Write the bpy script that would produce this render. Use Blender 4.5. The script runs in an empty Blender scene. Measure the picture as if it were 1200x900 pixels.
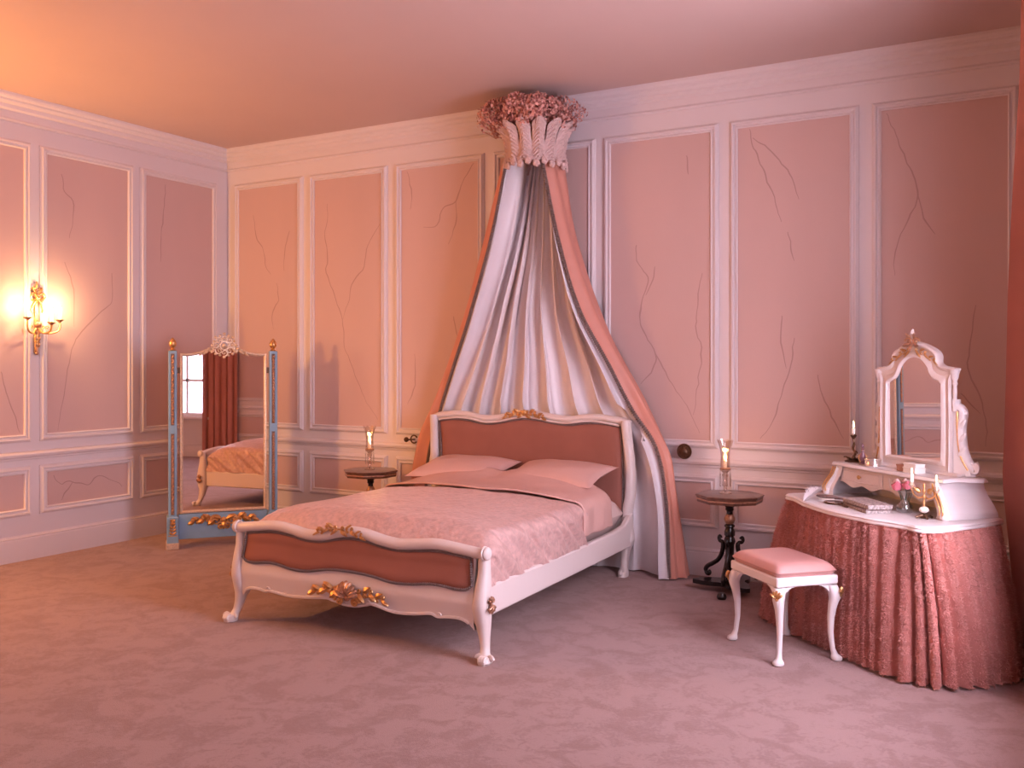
import bpy, math, random
from mathutils import Vector, Matrix, noise
random.seed(7)
PI = math.pi
SC = bpy.context.scene
COL = SC.collection
def sin(a): return math.sin(a)
def cos(a): return math.cos(a)
def lerp(a, b, t): return a + (b - a) * t
def interp(tab, x):
    if x <= tab[0][0]: return tab[0][1]
    for (x0, y0), (x1, y1) in zip(tab, tab[1:]):
        if x <= x1: return lerp(y0, y1, (x - x0) / (x1 - x0))
    return tab[-1][1]
def sinterp(tab, x):
    """smooth (Catmull-Rom) interpolation of a table"""
    n = len(tab)
    if x <= tab[0][0]: return tab[0][1]
    if x >= tab[-1][0]: return tab[-1][1]
    for i in range(n - 1):
        if x <= tab[i + 1][0]: break
    x0, y0 = tab[i]; x1, y1 = tab[i + 1]
    def sl(j):
        a = tab[max(j - 1, 0)]; b = tab[min(j + 1, n - 1)]
        return (b[1] - a[1]) / (b[0] - a[0])
    h = x1 - x0; t = (x - x0) / h
    return ((2*t**3 - 3*t**2 + 1) * y0 + (t**3 - 2*t*t + t) * h * sl(i) + (-2*t**3 + 3*t*t) * y1 + (t**3 - t*t) * h * sl(i + 1))
def spline(pts, k=6, closed=False):
    n = len(pts); out = []
    P = [Vector(p) for p in pts]
    rng = range(n if closed else n - 1)
    for i in rng:
        if closed: a, b, c, d = P[i-1], P[i], P[(i+1) % n], P[(i+2) % n]
        else: a, b, c, d = P[max(i-1, 0)], P[i], P[i+1], P[min(i+2, n-1)]
        for j in range(k):
            t = j / k
            out.append(0.5 * ((2*b) + (c - a)*t + (2*a - 5*b + 4*c - d)*t*t + (3*b - a - 3*c + d)*t**3))
    if not closed: out.append(P[-1])
    return out

# ---------------------------------------------------------------- materials
def mat(name, col, rough=.5, metal=0., var=0., vscale=8., col2=None, bump=0., bscale=40., sheen=0., coat=0., detail=4, stretch=None, bdist=.01, spec=None, wave=None):
    m = bpy.data.materials.new(name); m.use_nodes = True
    nt = m.node_tree; b = nt.nodes['Principled BSDF']
    b.inputs['Base Color'].default_value = (*col, 1)
    b.inputs['Roughness'].default_value = rough
    b.inputs['Metallic'].default_value = metal
    if spec is not None: b.inputs['Specular IOR Level'].default_value = spec
    if sheen:
        b.inputs['Sheen Weight'].default_value = sheen; b.inputs['Sheen Roughness'].default_value = .4
        b.inputs['Sheen Tint'].default_value = (*[min(1, c * 1.3 + .1) for c in col], 1)
    if coat: b.inputs['Coat Weight'].default_value = coat
    tc = nt.nodes.new('ShaderNodeTexCoord'); mp = nt.nodes.new('ShaderNodeMapping')
    nt.links.new(tc.outputs['Object'], mp.inputs['Vector'])
    if stretch: mp.inputs['Scale'].default_value = stretch
    if var or col2:
        n = nt.nodes.new('ShaderNodeTexNoise'); n.inputs['Scale'].default_value = vscale; n.inputs['Detail'].default_value = detail
        nt.links.new(mp.outputs[0], n.inputs['Vector'])
        r = nt.nodes.new('ShaderNodeValToRGB'); e = r.color_ramp.elements
        e[0].position = .3; e[1].position = .7
        c2 = col2 or tuple(max(0, c * (1 - var)) for c in col)
        e[0].color = (*c2, 1); e[1].color = (*col, 1)
        nt.links.new(n.outputs['Fac'], r.inputs[0]); nt.links.new(r.outputs[0], b.inputs['Base Color'])
    if bump:
        n2 = nt.nodes.new('ShaderNodeTexNoise'); n2.inputs['Scale'].default_value = bscale; n2.inputs['Detail'].default_value = 3
        nt.links.new(mp.outputs[0], n2.inputs['Vector'])
        bp = nt.nodes.new('ShaderNodeBump'); bp.inputs['Strength'].default_value = bump; bp.inputs['Distance'].default_value = bdist
        nt.links.new(n2.outputs['Fac'], bp.inputs['Height']); nt.links.new(bp.outputs[0], b.inputs['Normal'])
    return m
def emit(name, col, st):
    m = bpy.data.materials.new(name); m.use_nodes = True; nt = m.node_tree; nt.nodes.clear()
    e = nt.nodes.new('ShaderNodeEmission'); o = nt.nodes.new('ShaderNodeOutputMaterial')
    e.inputs[0].default_value = (*col, 1); e.inputs[1].default_value = st; nt.links.new(e.outputs[0], o.inputs[0]); return m
def glass(name, tint=(1, 1, 1), gloss=.18):
    m = bpy.data.materials.new(name); m.use_nodes = True; nt = m.node_tree; nt.nodes.clear()
    t = nt.nodes.new('ShaderNodeBsdfTransparent'); g = nt.nodes.new('ShaderNodeBsdfGlossy'); mx = nt.nodes.new('ShaderNodeMixShader')
    o = nt.nodes.new('ShaderNodeOutputMaterial'); lw = nt.nodes.new('ShaderNodeLayerWeight'); ma = nt.nodes.new('ShaderNodeMath')
    t.inputs[0].default_value = (*tint, 1); g.inputs['Roughness'].default_value = .06
    lw.inputs[0].default_value = .35; ma.operation = 'MULTIPLY_ADD'; ma.inputs[1].default_value = .7; ma.inputs[2].default_value = gloss
    nt.links.new(lw.outputs['Facing'], ma.inputs[0]); nt.links.new(ma.outputs[0], mx.inputs[0])
    nt.links.new(t.outputs[0], mx.inputs[1]); nt.links.new(g.outputs[0], mx.inputs[2]); nt.links.new(mx.outputs[0], o.inputs[0]); return m

M = dict(
    trim=mat('painted_trim', (.76, .665, .675), .5),
    silk=mat('wall_silk', (.655, .445, .41), .55, var=.07, vscale=1.6, bump=.06, bscale=160, stretch=(1, 1, .25), sheen=.2),
    branch=mat('painted_branch', (.48, .30, .27), .7),
    ceil=mat('ceiling_paint', (.66, .48, .44), .8, var=.04, vscale=1.2),
    
    white=mat('antique_white_paint', (.77, .66, .63), .35),
    cream=mat('cream_lacquer', (.83, .76, .76), .3),
    gold=mat('gilt', (.80, .46, .20), .3, metal=.85, var=.35, vscale=60, bump=.3, bscale=120),
    rosegold=mat('worn_gilt', (.62, .34, .22), .35, metal=.7, var=.45, vscale=80, bump=.3, bscale=120),
    palegold=mat('pale_gilt', (.85, .66, .50), .35, metal=.5, var=.3, vscale=80, bump=.3, bscale=120),
    blue=mat('powder_blue_paint', (.25, .42, .60), .4, var=.12, vscale=12),
    velvet=mat('dusty_rose_velvet', (.34, .125, .09), .85, var=.12, vscale=5, sheen=.25, bump=.1, bscale=200),
    braid=mat('grey_braid', (.27, .19, .18), .6, var=.5, vscale=150, bump=.8, bscale=250),
    sheet=mat('pink_sateen_sheet', (.71, .43, .375), .42, var=.05, vscale=6, bump=.15, bscale=14, bdist=.02),
    quilt=mat('brocade_quilt', (.72, .46, .42), .30, var=.26, vscale=34, bump=.45, bscale=30, bdist=.02, sheen=.3),
    mattress=mat('mattress_cover', (.76, .58, .54), .7, var=.04),
    lining=mat('lilac_satin_lining', (.82, .74, .76), .38, var=.04, vscale=5, bump=.06, bscale=60),
    coral=mat('coral_fabric', (.68, .29, .215), .5, var=.08, vscale=6, bump=.15, bscale=180, sheen=.3),
    curtain=mat('coral_velvet_curtain', (.56, .22, .17), .8, var=.1, vscale=6, sheen=.15, bump=.1, bscale=150),
    plaster=mat('pink_painted_leaf', (.72, .50, .46), .55, var=.12, vscale=20, bump=.3, bscale=70),
    black=mat('ebonised_wood', (.018, .012, .012), .22, var=.3, vscale=20),
    inlay=mat('inlaid_walnut', (.20, .085, .055), .28, var=.6, vscale=28, coat=.3),
    bronze=mat('dark_bronze', (.16, .085, .05), .35, metal=.7, var=.4, vscale=60),
    silver=mat('polished_silver', (.85, .82, .80), .15, metal=1.),
    wax=mat('white_wax', (.90, .84, .76), .5),
    fluff=mat('fluffy_tulle_shaded', (.68, .29, .25), .8, var=.15, vscale=7, sheen=.3), fluffl=mat('fluffy_tulle_tips', (.84, .43, .38), .8, var=.2, vscale=9),  # base deeper than the tufts: shade of the pleat valleys put into the colour
    stoolseat=mat('pink_leather_seat', (.60, .31, .28), .35, var=.06, vscale=12, bump=.05, bscale=160),
    leaf=mat('stem_green', (.06, .10, .06), .5),
    petal=mat('pink_petal', (.85, .25, .33), .6), petalw=mat('pale_petal', (.90, .66, .64), .6),
    book=mat('aged_paper_box', (.60, .48, .45), .6, var=.75, vscale=75),
    bookdark=mat('dark_pattern_cover', (.22, .13, .12), .5, var=.6, vscale=70),
    paper=mat('cream_paper', (.90, .84, .80), .7),
    amber=mat('amber_glass', (.75, .45, .22), .12, var=.2, vscale=30, coat=.5),
    plumglass=mat('plum_glass', (.20, .09, .12), .1, coat=.6),
    feather=mat('white_feather', (.93, .84, .85), .8),
    glass=glass('clear_glass'), glassw=glass('etched_glass', (.97, .88, .80), .22), dimglass=glass('green_tinted_glass', (.80, .86, .84), .2),
    flame=emit('flame', (1, .62, .30), 22), bulb=emit('lamp_bulb', (1, .50, .16), 13), sconceflame=emit('sconce_bulb', (1, .86, .72), 40),
    pane=emit('daylight_pane', (1.0, .93, .98), 1.0), pane2=emit('daylight_pane_far', (1.0, .93, .98), 1.0),
    woodbox=mat('wooden_box', (.45, .22, .15), .45, var=.2),
)
m = bpy.data.materials.new('mirror_glass'); m.use_nodes = True
b = m.node_tree.nodes['Principled BSDF']; b.inputs['Metallic'].default_value = 1; b.inputs['Roughness'].default_value = .015; b.inputs['Base Color'].default_value = (.88, .84, .84, 1)
M['mirror'] = m
# carpet: mottled dusty pink pile
def carpet_mat():
    m = bpy.data.materials.new('carpet'); m.use_nodes = True; nt = m.node_tree; b = nt.nodes['Principled BSDF']
    tc = nt.nodes.new('ShaderNodeTexCoord')
    def nz(s, d, dist=0):
        n = nt.nodes.new('ShaderNodeTexNoise'); n.inputs['Scale'].default_value = s; n.inputs['Detail'].default_value = d; n.inputs['Distortion'].default_value = dist
        nt.links.new(tc.outputs['Object'], n.inputs['Vector']); return n
    n1 = nz(5.2, 12, 1.0); n2 = nz(75, 6); n3 = nz(20, 8, 1.6)
    mx = nt.nodes.new('ShaderNodeMath'); mx.operation = 'MULTIPLY_ADD'; mx.inputs[1].default_value = .42
    mx2 = nt.nodes.new('ShaderNodeMath'); mx2.operation = 'MULTIPLY_ADD'; mx2.inputs[1].default_value = .5
    nt.links.new(n2.outputs['Fac'], mx.inputs[0]); nt.links.new(n1.outputs['Fac'], mx.inputs[2])
    nt.links.new(n3.outputs['Fac'], mx2.inputs[0]); nt.links.new(mx.outputs[0], mx2.inputs[2])
    r = nt.nodes.new('ShaderNodeValToRGB'); e = r.color_ramp.elements
    e[0].position = .78; e[0].color = (.235, .145, .14, 1); e[1].position = 1.10; e[1].color = (.31, .205, .20, 1)
    e[1].position = 1.08
    x = e.new(.93); x.color = (.265, .172, .17, 1)
    nt.links.new(mx2.outputs[0], r.inputs[0]); nt.links.new(r.outputs[0], b.inputs['Base Color'])
    b.inputs['Roughness'].default_value = .9; b.inputs['Sheen Weight'].default_value = .35; b.inputs['Sheen Tint'].default_value = (.9, .6, .55, 1)
    bp = nt.nodes.new('ShaderNodeBump'); bp.inputs['Strength'].default_value = .5; bp.inputs['Distance'].default_value = .01
    n4 = nz(220, 2); nt.links.new(n4.outputs['Fac'], bp.inputs['Height']); nt.links.new(bp.outputs[0], b.inputs['Normal'])
    return m
M['carpet'] = carpet_mat()

# ---------------------------------------------------------------- mesh builder
class MB:
    def __init__(s): s.v = []; s.f = []; s.m = []; s.cur = 0
    def add(s, v, f):
        o = len(s.v); s.v += [tuple(p) for p in v]; s.f += [tuple(i + o for i in q) for q in f]; s.m += [s.cur] * len(f)
    def box(s, x0, x1, y0, y1, z0, z1, b=0.):
        if b <= 0:
            s.add([(x0,y0,z0),(x1,y0,z0),(x1,y1,z0),(x0,y1,z0),(x0,y0,z1),(x1,y0,z1),(x1,y1,z1),(x0,y1,z1)],
                  [(0,3,2,1),(4,5,6,7),(0,1,5,4),(1,2,6,5),(2,3,7,6),(3,0,4,7)]); return s
        # chamfered box
        V = []; F = []
        def ring(ix, z):
            return [(x0+ix,y0,z),(x1-ix,y0,z),(x1,y0+ix,z),(x1,y1-ix,z),(x1-ix,y1,z),(x0+ix,y1,z),(x0,y1-ix,z),(x0,y0+ix,z)]
        def ring2(z):
            q = b; return [(x0+q,y0+q,z)]*2 + [(x1-q,y0+q,z)]*2 + [(x1-q,y1-q,z)]*2 + [(x0+q,y1-q,z)]*2
        def inset(z):
            return [(x0+b*1.3,y0+b*.6,z),(x1-b*1.3,y0+b*.6,z),(x1-b*.6,y0+b*1.3,z),(x1-b*.6,y1-b*1.3,z),(x1-b*1.3,y1-b*.6,z),(x0+b*1.3,y1-b*.6,z),(x0+b*.6,y1-b*1.3,z),(x0+b*.6,y0+b*1.3,z)]
        rings = [inset(z0), ring(b, z0+b), ring(b, z1-b), inset(z1)]
        for r in rings: V += r
        for k in range(3):
            for i in range(8):
                j = (i+1) % 8; F.append((k*8+i, k*8+j, k*8+8+j, k*8+8+i))
        F.append(tuple(range(7, -1, -1))); F.append(tuple(range(24, 32)))
        s.add(V, F); return s
    def rings(s, R, cap0=True, cap1=True, closed=False):
        n = len(R[0]); V = [p for r in R for p in r]; F = []
        K = len(R)
        for k in range(K if closed else K - 1):
            k2 = (k + 1) % K
            for i in range(n):
                j = (i+1) % n; F.append((k*n+i, k*n+j, k2*n+j, k2*n+i))
        if not closed:
            if cap0: F.append(tuple(range(n-1, -1, -1)))
            if cap1: F.append(tuple(range((K-1)*n, K*n)))
        s.add(V, F); return s
    def lathe(s, prof, n=24, c=(0,0,0), sx=1., sy=1., fn=None):
        R = []
        for r, z in prof:
            r = max(r, .0004)
            R.append([(c[0]+r*sx*cos(2*PI*i/n)*(fn(i/n, z) if fn else 1), c[1]+r*sy*sin(2*PI*i/n)*(fn(i/n, z) if fn else 1), c[2]+z) for i in range(n)])
        return s.rings(R)
    def tube(s, pts, r, n=8, closed=False, ry=None):
        P = [Vector(p) for p in pts]; K = len(P); R = []
        up = None
        for k in range(K):
            if closed: t = P[(k+1) % K] - P[k-1]
            else: t = P[min(k+1, K-1)] - P[max(k-1, 0)]
            if t.length < 1e-9: t = Vector((0,0,1))
            t.normalize()
            if up is None:
                up = Vector((0,0,1)) if abs(t.z) < .9 else Vector((1,0,0))
            a = up - t * up.dot(t)
            if a.length < 1e-6: a = t.orthogonal()
            a.normalize(); up = a; b = t.cross(a)
            rr = r[k] if isinstance(r, (list, tuple)) else r
            r2 = rr * ry if ry else rr
            R.append([tuple(P[k] + a * (rr * cos(2*PI*i/n)) + b * (r2 * sin(2*PI*i/n))) for i in range(n)])
        return s.rings(R, closed=closed)
    def loft(s, secs, n=16, p=3.):
        """sections (cx, cy, z, hx, hy): rounded-square cross-sections stacked in z"""
        R = []
        for cx, cy, z, hx, hy in secs:
            r = []
            for i in range(n):
                a = 2*PI*(i+.5)/n; ca, sa = cos(a), sin(a)
                k = (abs(ca)**p + abs(sa)**p) ** (-1/p)
                r.append((cx + hx*ca*k, cy + hy*sa*k, z))
            R.append(r)
        return s.rings(R)
    def ball(s, c, r, n=12, m=8):
        rx, ry, rz = (r, r, r) if not isinstance(r, (tuple, list)) else r
        R = []
        for k in range(m+1):
            t = PI*k/m; q = max(sin(t), .01)
            R.append([(c[0]+rx*q*cos(2*PI*i/n), c[1]+ry*q*sin(2*PI*i/n), c[2]-rz*cos(t)) for i in range(n)])
        return s.rings(R)
    def grid(s, fn, nu, nv, wrap=False):
        V = [tuple(fn(i/nu, j/nv)) for j in range(nv+1) for i in range(nu + (0 if wrap else 1))]
        w = nu if wrap else nu+1; F = []
        for j in range(nv):
            for i in range(nu):
                a = j*w+i; b = j*w+(i+1) % w; F.append((a, b, b+w, a+w))
        s.add(V, F); return s
    def slab(s, pts, off):
        """polygon (list of 3D points) extruded by the vector off"""
        n = len(pts); o = Vector(off); V = [tuple(p) for p in pts] + [tuple(Vector(p)+o) for p in pts]
        F = [tuple(range(n-1, -1, -1)), tuple(range(n, 2*n))] + [(i, (i+1) % n, n+(i+1) % n, n+i) for i in range(n)]
        s.add(V, F); return s
    def framep(s, pts2, prof, mp, closed=True):
        """sweep a profile [(d,h)] along a 2D outline; d = distance outward, h = height; mp(a,b,h) -> 3D"""
        P = [Vector(p) for p in pts2]; n = len(P); N = []
        area = sum(P[i].x*P[(i+1) % n].y - P[(i+1) % n].x*P[i].y for i in range(n)); sg = 1 if area > 0 else -1
        for i in range(n):
            a = P[i-1] if (closed or i > 0) else P[i]; c = P[(i+1) % n] if (closed or i < n-1) else P[i]
            e1 = (P[i]-a); e2 = (c-P[i])
            if e1.length < 1e-9: e1 = e2
            if e2.length < 1e-9: e2 = e1
            e1.normalize(); e2.normalize()
            n1 = Vector((e1.y, -e1.x))*sg; n2 = Vector((e2.y, -e2.x))*sg
            q = n1+n2; L = q.length
            q = q/L if L > 1e-6 else n1
            N.append(q / max(q.dot(n1), .5))
        R = []
        for i in range(n):
            R.append([mp(P[i].x+N[i].x*d, P[i].y+N[i].y*d, h) for d, h in prof])
        V = [p for r in R for p in r]; k = len(prof); F = []
        for i in range(n if closed else n-1):
            j = (i+1) % n
            for q in range(k-1): F.append((i*k+q, j*k+q, j*k+q+1, i*k+q+1))
        s.add(V, F); return s
    def scroll(s, c, U, V, r, turns, th, a0=0., d=1, n=26, r1=.15):
        """spiral scroll in the plane (U,V) around c"""
        c = Vector(c); U = Vector(U); V = Vector(V); P = []; RR = []
        for i in range(n):
            t = i/(n-1); a = a0 + d*2*PI*turns*t; q = r*lerp(1, r1, t)
            P.append(c + U*(q*cos(a)) + V*(q*sin(a))); RR.append(th*lerp(1, .55, t))
        s.tube(P, RR, 6); s.ball(P[-1], th*1.1, 8, 6); return s
    def leafblob(s, base, tip, w, lift, Nn):
        """small curled leaf from base to tip, raised along Nn"""
        b = Vector(base); t = Vector(tip); Nn = Vector(Nn).normalized(); d = (t-b); side = d.cross(Nn).normalized()
        K = 6; V = []; F = []
        for k in range(K+1):
            q = k/K; ww = w*sin(PI*min(.97, .12+.88*q))**.8; p = b + d*q + Nn*(lift*sin(PI*q*.8))
            V += [tuple(p-side*ww), tuple(p+Nn*(w*.55)), tuple(p+side*ww), tuple(p-Nn*.001)]
        for k in range(K):
            for i in range(4): F.append((k*4+i, k*4+(i+1) % 4, k*4+4+(i+1) % 4, k*4+4+i))
        s.add(V, F); return s
    def build(s, name, m, parent=None, kind=None, angle=38, smooth=True, mods=()):
        me = bpy.data.meshes.new(name); me.from_pydata(s.v, [], s.f)
        ms = m if isinstance(m, (list, tuple)) else [m]
        for q in ms: me.materials.append(M[q] if isinstance(q, str) else q)
        if len(ms) > 1: me.polygons.foreach_set('material_index', s.m)
        me.update(); me.validate()
        if smooth:
            me.shade_smooth(); me.set_sharp_from_angle(angle=math.radians(angle))
        o = bpy.data.objects.new(name, me); COL.objects.link(o)
        if parent: o.parent = parent
        if kind: o['kind'] = kind
        return o
def fixn(o):
    import bmesh
    bm = bmesh.new(); bm.from_mesh(o.data); bmesh.ops.recalc_face_normals(bm, faces=bm.faces); bm.to_mesh(o.data); bm.free(); return o
def thing(name, label, cat, loc=(0,0,0), rz=0., group=None):
    o = bpy.data.objects.new(name, None); COL.objects.link(o); o.location = loc; o.rotation_euler = (0, 0, rz)
    o.empty_display_size = .1
    o['label'] = label; o['category'] = cat
    if group: o['group'] = group
    return o
def tag(o, label, cat, group=None, kind=None):
    o['label'] = label; o['category'] = cat
    if group: o['group'] = group
    if kind: o['kind'] = kind
    return o
def dup(root, loc, rz, label, group=None):
    def cp(o, par):
        c = o.copy(); COL.objects.link(c); c.parent = par
        for ch in [x for x in SC.objects if x.parent == o]: cp(ch, c)
        return c
    r = cp(root, None); r.location = loc; r.rotation_euler = (0, 0, rz); r['label'] = label
    if group: r['group'] = group
    return r
def light(name, loc, col, power, r=.03, parent=None):
    l = bpy.data.lights.new(name, 'POINT'); l.energy = power; l.color = col; l.shadow_soft_size = r
    o = bpy.data.objects.new(name, l); COL.objects.link(o); o.location = loc
    if parent: o.parent = parent
    return o

# ================================================================ THE ROOM
RX = 7.15; FY = -8.1; CZ = 3.625
floor = MB().box(-.2, RX+.2, FY-.2, .2, -.1, 0).build('floor', 'carpet', kind='structure', smooth=False)
ceiling = MB().box(-.2, RX+.2, FY-.2, .2, CZ, CZ+.1).build('ceiling', 'ceil', kind='structure', smooth=False)
wall_back = MB().box(-.2, RX+.2, 0, .2, 0, CZ).build('wall_back', 'trim', kind='structure', smooth=False)
wall_left = MB().box(-.2, 0, FY, 0, 0, CZ).build('wall_left', 'trim', kind='structure', smooth=False)
wall_front = MB().box(-.2, RX+.2, FY-.2, FY, 0, CZ).build('wall_front', 'trim', kind='structure', smooth=False)
WIN = [(-3.25, -1.95), (-7.05, -5.75)]; WZ0, WZ1 = .66, 3.05
w = MB(); ys = [FY, WIN[1][0], WIN[1][1], WIN[0][0], WIN[0][1], 0]
for i in (0, 2, 4): w.box(RX, RX+.2, ys[i], ys[i+1], 0, CZ)
for a, b in WIN: w.box(RX, RX+.2, a, b, 0, WZ0); w.box(RX, RX+.2, a, b, WZ1, CZ)
wall_right = w.build('wall_right', 'trim', kind='structure', smooth=False)

mpB = lambda a, z, h: (a, -h, z)
mpL = lambda a, z, h: (h, a, z)
mpR = lambda a, z, h: (RX-h, a, z)
MOULD = [(0, .002), (0, .018), (.008, .024), (.015, .016), (.026, .014), (.032, .028), (.042, .029), (.050, .016), (.058, .010), (.060, 0)]
def ribbon(mb, pts, mp, w0=.006):
    P = spline([Vector((a, z, 0)) for a, z in pts], 5); n = len(P); V = []; F = []
    for i, p in enumerate(P):
        d = (P[min(i+1, n-1)] - P[max(i-1, 0)]).normalized(); s = Vector((-d.y, d.x, 0))
        k = w0*(.35+.65*sin(PI*min(.97, .12+.86*i/(n-1)))) * (.8+.5*noise.noise(p*9))
        j = Vector((noise.noise(p*14), noise.noise(p*14+Vector((5, 0, 0))), 0))*.014
        V += [mp(*(p+j+s*k).xy, .0085), mp(*(p+j-s*k).xy, .0085)]
    for i in range(n-1): F.append((2*i, 2*i+1, 2*i+3, 2*i+2))
    mb.add(V, F)
def panel(wall, mp, a0, a1, z0, z1, branches=()):
    mb = MB(); c = [mp(a, z, h) for h in (.001, .008) for a, z in ((a0-.002, z0-.002), (a1+.002, z0-.002), (a1+.002, z1+.002), (a0-.002, z1+.002))]
    mb.add(c, [(0,1,2,3), (4,5,6,7), (0,1,5,4), (1,2,6,5), (2,3,7,6), (3,0,4,7)])
    mb.cur = 1
    for br in branches:
        if a0 <= br[0][0] <= a1 and z0 <= br[0][1] <= z1:
            ribbon(mb, [(min(max(x, a0+.01), a1-.01), min(max(z, z0+.01), z1-.01)) for x, z in br], mp)
    p = mb.build('silk_panel', ['silk', 'branch'], wall, smooth=False)
    fr = MB().framep([(a0, z0), (a1, z0), (a1, z1), (a0, z1)], MOULD, mp).build('panel_moulding', 'trim', p, angle=25)
    return p
BR_BACK = [[(4.29, 2.44), (4.3, 2.32), (4.38, 2.19), (4.36, 2.08), (4.32, 1.93), (4.33, 1.82), (4.43, 1.65), (4.52, 1.48), (4.61, 1.34), (4.71, 1.2), (4.78, 1.04)], [(4.43, 1.65), (4.45, 1.55), (4.33, 1.38)], [(4.8, 2.2), (4.77, 2.01), (4.76, 1.81), (4.8, 1.62), (4.77, 1.4), (4.74, 1.17)], [(4.44, 2.27), (4.43, 2.19), (4.37, 2.05)], [(4.69, 3.07), (4.7, 2.93)], [(5.15, 3.21), (5.17, 3.1), (5.23, 2.96), (5.28, 2.82), (5.34, 2.65), (5.37, 2.54)], [(5.17, 3.15), (5.28, 3.06), (5.38, 2.94), (5.46, 2.81), (5.49, 2.68)], [(5.42, 2.46), (5.44, 2.34), (5.47, 2.26)], [(5.46, 1.72), (5.44, 1.53), (5.37, 1.32), (5.33, 1.16), (5.23, 1.01)], [(5.38, 1.88), (5.37, 1.69), (5.41, 1.51)], [(5.62, 1.47), (5.65, 1.33), (5.73, 1.15), (5.79, 1.03)], [(6.06, 3.2), (6.12, 3.05), (6.18, 2.89), (6.24, 2.75), (6.26, 2.64), (6.21, 2.52), (6.14, 2.36), (6.11, 2.25), (6.12, 2.13)], [(6.26, 2.64), (6.29, 2.49), (6.36, 2.39)], [(6.59, 1.91), (6.57, 1.72), (6.55, 1.51), (6.61, 1.35), (6.65, 1.19), (6.65, 1.02)], [(6.51, 1.35), (6.62, 1.22)], [(0.36, 2.97), (0.4, 2.75), (0.49, 2.62), (0.52, 2.47), (0.58, 2.39)], [(0.82, 2.78), (0.76, 2.6), (0.75, 2.41)], [(0.66, 2.31), (0.68, 2.14), (0.6, 2.02), (0.62, 1.86)], [(1.28, 3.0), (1.28, 2.86), (1.25, 2.72), (1.28, 2.52), (1.27, 2.37), (1.36, 2.17), (1.45, 1.94), (1.48, 1.69), (1.58, 1.49), (1.7, 1.24), (1.86, 1.05)], [(1.88, 2.77), (1.74, 2.6), (1.7, 2.41), (1.56, 2.25), (1.53, 2.11), (1.45, 1.94)], [(2.85, 3.21), (2.74, 3.06), (2.67, 2.91), (2.54, 2.86), (2.48, 2.72), (2.34, 2.71)], [(2.67, 2.91), (2.68, 2.75), (2.6, 2.55)], [(2.17, 3.21), (2.22, 3.01), (2.2, 2.87)], [(2.25, 1.63), (2.25, 1.35), (2.18, 1.19)], [(2.65, 1.94), (2.7, 1.73)]]
BR_LEFT = [[(-1.79, 3.09), (-1.76, 2.95), (-1.68, 2.85), (-1.72, 2.57)], [(-1.76, 2.37), (-1.68, 2.15), (-1.68, 1.84)], [(-1.32, 2.32), (-1.32, 2.08), (-1.44, 1.96), (-1.63, 1.78), (-1.71, 1.61), (-1.77, 1.28), (-1.83, 1.0)], [(-0.75, 3.18), (-0.77, 2.92), (-0.8, 2.67), (-0.8, 2.46)], [(-2.3, 1.48), (-2.26, 1.32), (-2.19, 1.13), (-2.15, 1.0)], [(-1.86, 0.64), (-1.8, 0.56), (-1.75, 0.58), (-1.69, 0.57), (-1.62, 0.55), (-1.55, 0.53), (-1.48, 0.58), (-1.42, 0.59), (-1.29, 0.53), (-1.21, 0.48)], [(-1.69, 0.57), (-1.76, 0.48), (-1.79, 0.43)]]

PZ = (.985, 3.222); LZ = (.405, .675)
BP = [(.172,.925),(1.127,1.896),(2.109,2.892),(3.096,3.894),(4.084,4.866),(5.067,5.83),(6.031,6.774)]
LP = [(-.966,-.196),(-1.922,-1.155),(-2.88,-2.117),(-3.84,-3.07),(-4.8,-4.03),(-5.76,-4.99),(-6.72,-5.95),(-7.68,-6.91)]
RP = [(-1.60, -.25), (-4.40, -3.55), (-5.48, -4.62)]
for wl, mp, P, br in ((wall_back, mpB, BP, BR_BACK), (wall_left, mpL, LP, BR_LEFT), (wall_right, mpR, RP, [])):
    for a0, a1 in P:
        panel(wl, mp, a0, a1, *PZ, br); panel(wl, mp, a0, a1, *LZ, br)
def sweepx(mb, prof, mp, a0, a1):
    n = len(prof); V = [mp(a, z, h) for a in (a0, a1) for h, z in prof]
    mb.add(V, [(i, (i+1) % n, n+(i+1) % n, n+i) for i in range(n)])
    return mb
CORN = [(0,3.415),(.012,3.418),(.02,3.428),(.012,3.44),(.008,3.445),(.008,3.50),(.02,3.506),(.03,3.515),(.03,3.545),(.045,3.552),(.055,3.565),(.055,3.58),(.075,3.59),(.082,3.605),(.082,CZ),(0,CZ)]
RAIL = [(0,.785),(.012,.79),(.014,.802),(.03,.812),(.036,.83),(.03,.845),(.012,.85),(0,.855)]
BASE = [(0,0),(.022,0),(.022,.165),(.018,.175),(.022,.183),(.014,.19),(.006,.196),(0,.2)]
k = 1
for prof, nm in ((CORN, 'trim'), (RAIL, 'trim'), (BASE, 'baseboard')):
    for side, mp, a0, a1 in (('back', mpB, 0, RX), ('left', mpL, FY, 0)):
        o = sweepx(MB(), prof, mp, a0, a1).build('baseboard_'+side if nm == 'baseboard' else 'trim_%d' % k, 'trim', kind='structure', angle=20)
        if nm == 'trim': k += 1
sweepx(MB(), CORN, mpR, FY, 0).build('trim_5', 'trim', kind='structure', angle=20)
r = MB(); bb = MB()
for i in (0, 2, 4):
    sweepx(r, RAIL, mpR, ys[i]+(.07 if i else 0), ys[i+1]-(.07 if i < 4 else 0))
sweepx(bb, BASE, mpR, FY, 0)
r.build('trim_6', 'trim', kind='structure', angle=20); bb.build('baseboard_right', 'trim', kind='structure', angle=20)

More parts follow.
